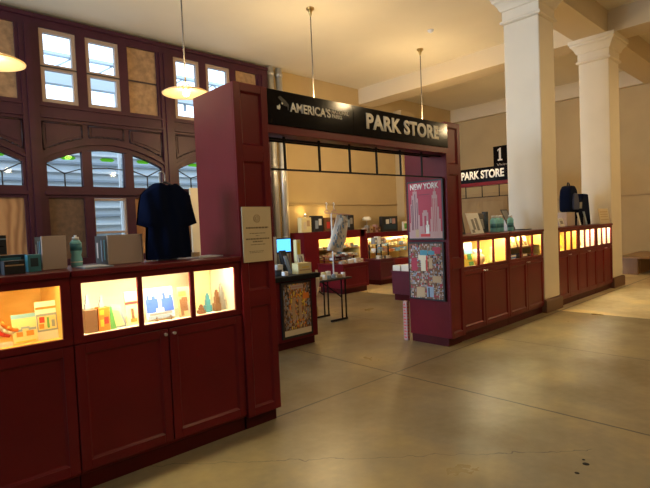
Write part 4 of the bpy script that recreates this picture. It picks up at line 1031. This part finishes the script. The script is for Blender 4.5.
# wooden bench at the far right
bn = thing('wooden_bench', 'brown wooden bench by the far right wall', 'bench', (14.2, 3.5, 0))
for x in (13.45, 15.3): MB().box(x, 3.42, 0, x+.10, 3.85, .38, 'bench_wood').build('end_panel', bn, bevel=.004)
MB().box(13.40, 2.3, .381, 15.45, 3.88, .43, 'bench_wood').build('seat', bn, bevel=.006)
MB().box(13.56, 3.40, .02, 15.29, 3.44, .37, 'bench_wood').build('apron', bn, bevel=.004)
for x in (13.45, 14.8): MB().box(x, 2.4, 0, x+.5, 2.44, .38, 'bench_wood').build('end_panel', bn, bevel=.004)
# small dome sensor on ceiling, dark dot
tag(MB().lathe((8.86, 5.95, 5.44), [(.02, 0), (.05, .02), (.07, .058)], 'white', 16).build('smoke_detector'), 'tiny white ceiling detector near the beam', 'detector')
# floor specks
sk = MB()
for (x, y, r) in ((3.074, 1.071, .02), (2.93, 1.071, .014), (3.12, 1.10, .010)):
    sk.lathe((x, y, 0.0003), [(r, 0), (r*.8, .0012), (0, .0014)], 'black', 9)
tag(sk.build('floor_patch'), 'small dark pits in the concrete near the camera', 'mark')['kind'] = 'stuff'

# ------------------------------------------------------------------ daylight
for y, p in ((2.0, 60), (4.4, 520), (6.5, 520), (8.6, 430)):
    area((XL-.35, y, 2.6), (0, math.radians(-97), 0), 3.0, 1.4, p, (.74, .85, 1.0))
for c in (.935, 3.425, 5.915):
    area((c, 10.3, 4.0), (math.radians(-100), 0, 0), 2.0, 2.2, 14, (.72, .84, 1.0))
w = D.worlds.new('world'); S.world = w; w.use_nodes = True
nt = w.node_tree; bg = nt.nodes['Background'] if 'Background' in nt.nodes else nt.nodes.new('ShaderNodeBackground')
bg.inputs[0].default_value = (.85, .93, 1, 1); bg.inputs[1].default_value = 3.0

# ------------------------------------------------------------------ camera
yaw, pitch, roll, fpx = 0.7518553956886156, -0.037743987671594974, -0.04249093408989748, 487.6362749987687
f_ = Vector((math.sin(yaw)*math.cos(pitch), math.cos(yaw)*math.cos(pitch), math.sin(pitch)))
r_ = Vector((math.cos(yaw), -math.sin(yaw), 0)); u_ = r_.cross(f_)
r2 = r_*math.cos(roll)+u_*math.sin(roll); u2 = -r_*math.sin(roll)+u_*math.cos(roll)
cam = D.cameras.new('camera'); co = D.objects.new('camera', cam); COL.objects.link(co)
cam.sensor_fit = 'HORIZONTAL'; cam.sensor_width = 36; cam.lens = fpx/650*36; cam.clip_start = .05; cam.clip_end = 200
mw = Matrix((r2, u2, -f_)).transposed().to_4x4(); mw.translation = Vector((0, 0, 1.5)); co.matrix_world = mw
S.camera = co
S.view_settings.view_transform = 'Standard'; S.view_settings.look = 'None'; S.view_settings.gamma = 1; S.view_settings.exposure = 0.0
S.cycles.use_denoising = True
S.cycles.max_bounces = 10; S.cycles.transparent_max_bounces = 16; S.cycles.sample_clamp_indirect = 6
